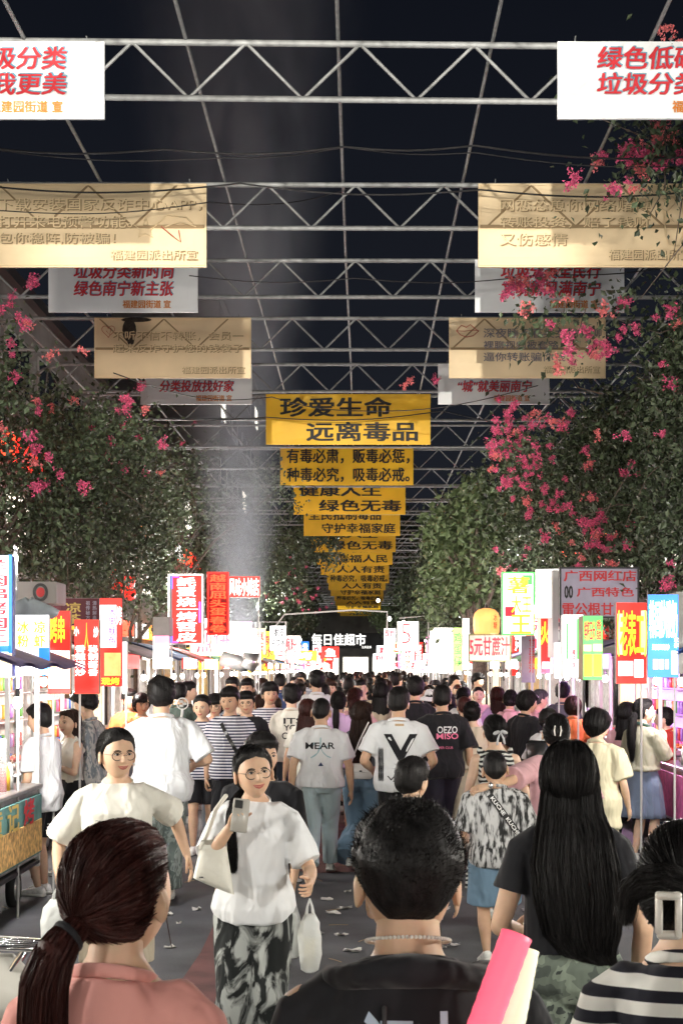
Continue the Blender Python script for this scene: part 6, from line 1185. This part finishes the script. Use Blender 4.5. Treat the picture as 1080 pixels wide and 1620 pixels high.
f16 = mid('man in a white tee with a large black V print, seen from behind', 630, 1087, 176, head=-2, hyaw=-14, hair='short', topmat=cW, ease=.034, hem=.47, sleeve=.75, sleeve_r=.052, botmat=cBk, seed=22, stride=.07, tone=1, fat=1.06, armL=(-.24, .14, 1.0), armR=(.25, .14, 1.0))
print_on(f16, 'V', (-.13, .17, 1.09, 1.34), cBk, -1, .03); print_on(f16, 'V V', (-.10, .08, .93, .97), cBk, -1, .0); print_on(f16, '▬', (-.03, .05, 1.41, 1.43), mat('label_tan', (.5, .35, .2), .7), -1, .0); print_on(f16, '%&%&%&', (-.18, -.13, .92, 1.22), cBk, -1, .03)
f17 = mid('small boy with short black hair right in front of the hooded man', 651, 1198, 292, fem=0, head=-10, hyaw=-28, hair='short', topmat=cloth('cotton_dark_green', (.10, .14, .12)), ease=.02, hem=.48, botmat=cBk, bottom='shorts', seed=23)
f18 = mid('man in a black tee with white and pink lettering on the back', 699, 1084, 153, head=4, hyaw=-12, hair='short', topmat=cBk, ease=.05, hem=.46, sleeve=.95, sleeve_r=.056, botmat=leather, legw=1.3, seed=24, tone=1)
print_on(f18, 'OEZO', (-.07, .14, 1.26, 1.33), cW, -1, .015); print_on(f18, 'MISO', (-.08, .15, 1.20, 1.26), mat('print_pink', (.85, .20, .35), .7), -1, .015); print_on(f18, 'SUMMER CLUB', (-.12, .09, 1.10, 1.125), MATS['print_pink'], -1, .0)
f19 = mid('boy in a black and white brushed shirt with a KUCHE strap', 783, 1187, 244, fem=0, fat=1.05, head=2, hyaw=-4, hpitch=10, hair='buzz', topmat=cBr, ease=.025, hem=.46, sleeve=.95, sleeve_r=.056, botmat=jB, bottom='shorts', blen=.28, legw=1.35, flare=1.1, shoes='white', seed=25, stride=.08, tone=1)
H19 = f19['H']; so, P, tt, ss = strap(f19, (-.05, .80 * H19), (.17, .585 * H19), -1, .040, m=mat('strap_black', (.01, .01, .01), .6))
co, fs = textmesh('KUCHE  KUCHEN', .03); mn, mx = co.min(0), co.max(0); u = (co[:, 0] - mn[0]) / (mx[0] - mn[0]); v = (co[:, 1] - mn[1]) / (mx[1] - mn[1]) - .5; Lw = len(P) - 1; idx = (.05 + u * .9) * Lw; i0 = np.clip(idx.astype(int), 0, Lw - 1); fr_ = (idx - i0)[:, None]; pt = P[i0] * (1 - fr_) + P[i0 + 1] * fr_ + ss * 2 * .62 * v[:, None] * 1.0 + np.array([0, -.012, 0]); mb = MB(); mb.add(pt, fs); mb.obj('strap_lettering', mat('white_print', (.8, .8, .8), .6), so)
f20 = mid('woman with a grey bow hair clip and a black and white palm print dress', 783, 1129, 208, fem=1, fat=.98, head=6, hyaw=4, hair='tied', top='tank', topmat=cPl, ease=.012, hem=.58, bottom='skirt', botmat=cPl, blen=.16, flare=.8, seed=26, tail=('bun', (0.0, -.105, -.03), .048), tone=2)
mb = MB()
for sx in (-1, 1): mb.ell(f20['hw']((sx * .030, -.150, -.0)), (.028, .008, .015), 10, 6, 0, np.array(Matrix.Rotation(sx * .4, 3, 'Y'))); mb.tube([f20['hw']((sx * .006, -.152, -.01)), f20['hw']((sx * .022, -.150, -.05)), f20['hw']((sx * .028, -.145, -.085))], [.006, .009, .010], 6, flat=.4)
mb.ell(f20['hw']((0, -.156, 0)), (.009, .008, .010), 8, 6); child(f20, mb, 'bow_clip', mat('bow_grey', (.50, .50, .52), .35), 'hair')
x21, d21 = X(884, 10.3), 10.3
f21 = mid('woman in a pink tee reaching her arm round the boy with the strap', 880, 1128, 236, fem=1, fat=1.05, head=4, hair='tied', topmat=cPi, ease=.035, hem=.46, sleeve=.9, sleeve_r=.052, botmat=jD, seed=27, armL=loc_px(772, 1244, 9.12, X(880, 9.53), 9.53, 4), hintL=(-.3, -.6, -1), handdirL=(-1, .1, -.25), palmL=(0, .6, -.8), curlL=.45, tail=('bun', (0.0, -.11, .0), .04))
T = f21['handL']; mb = MB(); mb.tube([T + np.array([.005, .022 * math.cos(a), .022 * math.sin(a)]) for a in np.linspace(0, 6.4, 16)], .006, 6); mb.ell(T + (0.004, -.024, .004), (.017, .006, .017), 12, 6); child(f21, mb, 'wristwatch', steelw)
mb = MB()
for sx in (-1, 1): mb.tube([f21['hw']((sx * .018, -.150, .03)), f21['hw']((sx * .022, -.158, .0)), f21['hw']((sx * .016, -.150, -.03))], .005, 6)
child(f21, mb, 'claw_clip', clipm, 'hair')
f22 = mid('short haired woman in a yellow vest over a pink tee near the right stall', 944, 1121, 193, fem=1, fat=1.05, head=-28, hyaw=-18, hpitch=14, hair='bob', topmat=cYe, ease=.03, hem=.40, sleeve=.8, sleeve_r=.054, botmat=cBe, seed=28, tone=2, armR=(.22, .14, .78))
f23 = mid('woman with a black ponytail in a sage top with red cuffs and blue grey skirt', 1016, 1104, 158, fem=1, fat=1.04, head=-58, hyaw=-22, hair='tied', topmat=cGr, ease=.035, hem=.56, sleeve=1.15, sleeve_r=.056, bottom='skirt', botmat=cSk, blen=.27, flare=1.1, seed=29, stride=.02, tail=('tail', [(0, -.11, -.02), (-.0, -.15, -.08), (0, -.165, -.2), (0.0, -.16, -.32), (0, -.15, -.44)], [.022, .038, .045, .042, .015]), armR=(.10, .20, 1.22), hintR=(.6, -.4, -1), armL=(-.12, .16, 1.1), tone=2)
for sd, nm in ((1, 'R'), (-1, 'L')):
    S, E, T = f23['A'][sd]; mb = MB(); a = E * .55 + S * .45; mb.tube([E * .85 + S * .15, E * .80 + T * .20, E * .62 + T * .38], [.076, .078, .070], 14, round_=False); child(f23, mb, 'cuff', mat('red_knit', (.50, .035, .03), .8, bump=.4), 'shirt')
mb = MB(); cn = .835 * f23['H']; mb.tube([(.085 * math.cos(a), -.01 + .07 * math.sin(a), cn - .03 * math.sin(a) - .012) for a in np.linspace(0, 6.3, 22)], .017, 8); mb.tube([(.05, .09, cn - .05), (.03, .13, cn - .2), (.02, .13, cn - .34)], .016, 8); child(f23, mb, 'dark_collar', mat('green_knit', (.03, .07, .05), .8), 'shirt')
f24 = mid('woman with long black hair in a dusty pink top behind the sage top woman', 991, 1110, 150, fem=1, head=-30, hair='long', topmat=cPi, ease=.03, hem=.5, botmat=cBk, seed=30, tail=('hang', [(.04, .07, .05, -.045), (-.05, .09, .055, -.05), (-.16, .10, .045, -.07), (-.26, .09, .03, -.11)]))
f25 = mid('man in a black tee looking right past the boy in the raglan shirt', 832, 1092, 141, head=-55, hyaw=-12, hair='bob', topmat=cBk, ease=.04, hem=.46, sleeve=.95, sleeve_r=.054, botmat=cBk, seed=31, tone=1)
f26 = mid('boy in a white and black raglan shirt looking right', 866, 1121, 150, head=-42, hyaw=-22, hair='short', topmat=cW, ease=.03, hem=.46, sleeve=.9, botmat=cBk, seed=32, tone=1)
mb = MB(); mb.bbox((0, -.19, 1.0), (.26, .12, .34), .04); child(f26, mb, 'backpack', blackp, 'shirt')
f27 = mid('woman with pinned up hair in a beige off-shoulder dress', 747, 1108, 152, fem=1, head=10, hyaw=-20, hair='tied', top='tank', topmat=cBe, ease=.03, hem=.56, bottom='skirt', botmat=cBe, blen=.2, flare=.9, seed=33, tail=('bun', (0.0, -.10, .03), .05), tone=2)
M2 = [('woman with dyed reddish hair and a pink top near the sugar cane sign', 787, 1086, 116, dict(fem=1, hair='long', hm='hair_red', topmat=cLi, head=5, tail=('hang', [(.04, .075, .05, -.045), (-.05, .09, .055, -.05), (-.2, .1, .04, -.09), (-.3, .06, .02, -.1)]))),
 ('woman in a pink top with a white flower clip in her dark hair', 806, 1090, 124, dict(fem=1, hair='tied', topmat=cPi, head=-20, tail=('bun', (0, -.11, -.02), .045))),
 ('grey haired man in profile left of the cap wearer', 851, 1091, 122, dict(hair='short', hm='hair_grey', topmat=cPi, head=-70, tone=2)),
 ('shopper with black hair below the white leaf light box', 889, 1079, 118, dict(hair='short', topmat=cGy, head=-20)),
 ('woman with brown hair glowing at the edge below the leaf light box', 905, 1101, 132, dict(fem=1, hair='bob', hm='hair_brown', topmat=cOr, head=-10)),
 ('man in a cream tee with black back lettering behind the phone woman', 461, 1084, 133, dict(hair='fluffy', topmat=cCr, head=6, ease=.045, sleeve=.95, botmat=jD)),
 ('tall man in a plain white tee with thick black hair left of centre', 501, 1062, 112, dict(hair='fluffy', topmat=cW, head=4, ease=.04)),
 ('man in a navy tee walking away behind the cream tee man', 443, 1066, 92, dict(hair='short', topmat=cNv, head=0, ease=.04, fat=1.1)),
 ('woman in glasses and a white top facing the camera beside the striped man', 419, 1091, 119, dict(fem=1, hair='tied', topmat=cW, head=180, tail=('bun', (0, -.11, .0), .03), detail=1)),
 ('woman with dark red hair behind the MEAR tee man', 487, 1105, 150, dict(fem=1, hair='long', hm='hair_red', topmat=cCr, head=8, tail=('hang', [(.04, .075, .05, -.045), (-.05, .10, .06, -.05), (-.2, .13, .05, -.09), (-.38, .10, .03, -.11)]))),
 ('woman with a long dark ponytail in a lilac tee right of the MEAR man', 535, 1092, 136, dict(fem=1, hair='tied', topmat=cLi, head=-12, tail=('tail', [(0, -.11, -.02), (0, -.14, -.1), (0, -.14, -.24), (0, -.13, -.34)], [.022, .034, .034, .012]), bottom='shorts', botmat=cGy)),
 ('woman with a maroon ponytail ahead of the V tee man', 562, 1087, 128, dict(fem=1, hair='tied', hm='hair_red', topmat=cPi, head=-6, hyaw=-30, tail=('tail', [(0, -.11, .02), (-.03, -.14, -.05), (-.04, -.13, -.18)], [.025, .04, .02]))),
 ('woman with straight black hair to the shoulders left of the V tee man', 601, 1079, 124, dict(fem=1, hair='long', topmat=cBe, head=4, tail=('hang', [(.04, .075, .05, -.045), (-.05, .09, .055, -.05), (-.2, .11, .04, -.09), (-.4, .09, .02, -.1)]))),
 ('man with big black hair and black tee right behind the V tee man', 656, 1072, 128, dict(hair='fluffy', topmat=cBk, head=2, ease=.04, sleeve=.95)),
 ('man looking right past the top of the V tee man', 625, 1064, 96, dict(hair='short', topmat=cGy, head=-40)),
 ('shopper in a white sun hat and pale top left of the sugar cane sign', 684, 1090, 118, dict(fem=1, hair='bob', topmat=cW, head=-20)),
 ('woman with a ponytail in a white top walking away beside the black tee man', 733, 1086, 118, dict(fem=1, hair='tied', topmat=cW, head=-16, hyaw=-20, tail=('tail', [(0, -.11, .02), (-.02, -.14, -.05), (-.02, -.13, -.2)], [.025, .042, .015]))),
 ('man in profile with short hair lit by the right stalls', 716, 1067, 88, dict(hair='buzz', topmat=cBe, head=-75, tone=2)),
 ('man with curly hair over the crowd by the orange lantern', 755, 1066, 84, dict(hair='fluffy', topmat=cBe, head=-150, tone=2)),
 ('older man peering over the striped tee man', 392, 1073, 112, dict(hair='short', topmat=cBe, head=178, tone=3)),
 ('man with black hair just left of the peering older man', 369, 1071, 108, dict(hair='short', topmat=cGy, head=160, tone=1)),
 ('man in glasses close behind the striped couple', 390, 1093, 142, dict(hair='short', topmat=cBk, head=178, tone=0)),
 ('woman in glasses between the two striped tees', 340, 1097, 140, dict(fem=1, hair='bob', topmat=cPi, head=184, tone=0)),
 ('man in dark green behind the tall white tee man', 283, 1080, 128, dict(hair='short', topmat=cloth('cotton_green', (.04, .06, .05)), head=-10, tone=1)),
 ('man in profile behind the dark green shirt', 296, 1078, 116, dict(hair='short', topmat=cBk, head=-80, tone=2)),
 ('vendor in orange behind the left stall counter', 205, 1090, 128, dict(hair='short', topmat=cOr, head=-150, tone=3)),
 ('smiling vendor woman in a red headscarf tone behind the left counter', 224, 1096, 132, dict(fem=1, hair='bob', topmat=cOr, head=200, tone=3)),
 ('vendor in a red sleeve tending the right stall goods', 1052, 1118, 146, dict(fem=1, hair='tied', topmat=cloth('cotton_red', (.55, .05, .03)), head=70, tone=2))]
for i, (lab, px, yt, s, k) in enumerate(M2):
    k = dict(k); k.setdefault('botmat', R.choice([jB, jD, cBk, cGy])); k.setdefault('ease', .03); k.setdefault('hem', .47); k.setdefault('tone', i % 3); k.setdefault('seed', 60 + i); k.setdefault('stride', R.uniform(.03, .1))
    if R.random() < .45: hh_ = EYE + (VY - yt) / s; k.setdefault(R.choice(['armL', 'armR']), (0, 0, 0)); kk_ = 'armL' if k.get('armL') == (0, 0, 0) else 'armR'; k[kk_] = ((-1 if kk_ == 'armL' else 1) * .13 * hh_, .15 * hh_, .66 * hh_)
    o = mid(lab, px, yt, s, **k)
    if 'sun hat' in lab:
        mb = MB(); a = np.linspace(0, 2 * math.pi, 26, endpoint=False); mb.loft([[o['hw']((r_ * math.cos(t), r_ * math.sin(t) - .01, z_)) for t in a] for z_, r_ in ((-.01, .19), (.005, .19), (.04, .115), (.09, .108), (.125, .085), (.135, .03))]); child(o, mb, 'sun_hat', cW, 'hair')
    if 'cream tee with black' in lab: print_on(o, 'ITS', (-.10, .12, 1.27, 1.34), cBk, -1, .015); print_on(o, 'YOU', (-.10, .12, 1.19, 1.26), cBk, -1, .015); print_on(o, 'CREO', (-.12, .13, 1.09, 1.17), cBk, -1, .015)
    if 'glasses' in lab: glasses(o)
# --- the crowd beyond: a dozen kinds built once, copied with their parts
HR = dict(HGs=('hang', [(.04, .075, .05, -.045), (-.05, .09, .055, -.05), (-.2, .10, .04, -.09), (-.36, .07, .02, -.1)]), TLs=('tail', [(0, -.11, .02), (0, -.14, -.06), (0, -.13, -.2)], [.025, .04, .015]))
PR = []
for i, k in enumerate([dict(hair='short'), dict(hair='fluffy'), dict(hair='buzz'), dict(fem=1, hair='long', tail=HR['HGs']), dict(fem=1, hair='tied', tail=HR['TLs']), dict(fem=1, hair='bob'), dict(fem=1, hair='tied', tail=('bun', (0, -.11, .03), .045)), dict(hair='short', fat=1.12), dict(fem=1, hair='long', tail=HR['HGs'], bottom='skirt', blen=.3)]):
    k.setdefault('bottom', 'trousers'); o = person('x', x=0, d=-300, H=1.60 if k.get('fem') else 1.71, head=0, detail=0, topmat=cW, botmat=jB, ease=.03, hem=.48, seed=200 + i, tone=i % 3, face=True, **k); PR.append(o)
tops = [(cW, 'white'), (cBk, 'black'), (cW, 'white'), (cBk, 'black'), (cPi, 'pink'), (cNv, 'navy'), (cBe, 'beige'), (cCr, 'cream'), (cLi, 'lilac'), (cGy, 'grey'), (cSt, 'striped'), (cYe, 'yellow')]
bots = [cBk, jD, jB, cGy, cBe, jL]; hms = ['hair_black'] * 6 + ['hair_brown', 'hair_brown', 'hair_red']
kids = {id(o): [c for c in C.objects if c.parent == o['root']] for o in PR}; sub = {id(c): [g for g in C.objects if g.parent == c] for o in PR for c in kids[id(o)]}
used = [(o['x'], o['d']) for o in (f8, f9, f10, f14, f15, f16, f18, f24, f25, f26, f27)] + [(X(px, F / s), F / s) for _, px, _, s, _ in M2]
def copy_tree(src, parent=None):
    c = src.copy(); C.collection.objects.link(c)
    if parent is not None: c.parent = parent
    return c
d = 17.5; cnt = 0; first = set()
while d < 98 and cnt < 285:
    n_ = R.choice([4, 5, 5, 4]) if d > 22 else 3
    for q in range(n_):
        x = -2.05 + 4.3 * (q + .5) / n_ + R.uniform(-.28, .28); y = d + R.uniform(-.25, .25)
        if any((x - a) ** 2 + (y - b) ** 2 < .30 for a, b in used): continue
        used.append((x, y)); j = R.randrange(len(PR)); o = PR[j]; tm, tn = R.choice(tops); bm_ = R.choice(bots); hmn = R.choice(hms); away = R.random() < .78
        r_ = o['root'] if j not in first else copy_tree(o['root']); r_.location = (x, y, 0); r_.rotation_euler.z = rad(R.gauss(0, 24) + (0 if away else 180)); sc = R.uniform(.90, 1.07); r_.scale = (sc,) * 3
        band = 'just beyond the striped and white tees' if y < 24 else 'in the middle of the crowd' if y < 45 else 'in the far crowd by the supermarket'
        r_['label'] = '%s in a %s top %s %s' % ('woman' if j in (3, 4, 5, 6, 8) else 'man', tn, 'walking away' if away else 'facing the camera', band); r_['group'] = 'crowd filling the street'
        for c in kids[id(o)]:
            cc = c if j not in first else copy_tree(c, r_)
            if j in first:
                for g in sub[id(c)]: copy_tree(g, cc)
            base = c.name.split('.')[0]; m_ = tm if base in ('shirt', 'tank_top') else bm_ if base in ('trousers', 'skirt', 'shorts') else MATS[hmn] if base == 'hair' else skin(R.randrange(3)) if base == 'body' else None
            if m_: cc.material_slots[0].link = 'OBJECT'; cc.material_slots[0].material = m_
        first.add(j); cnt += 1
    d += .55 + .011 * (d - 17)
print('crowd', cnt)
bpy.data.scenes.remove(TMP)
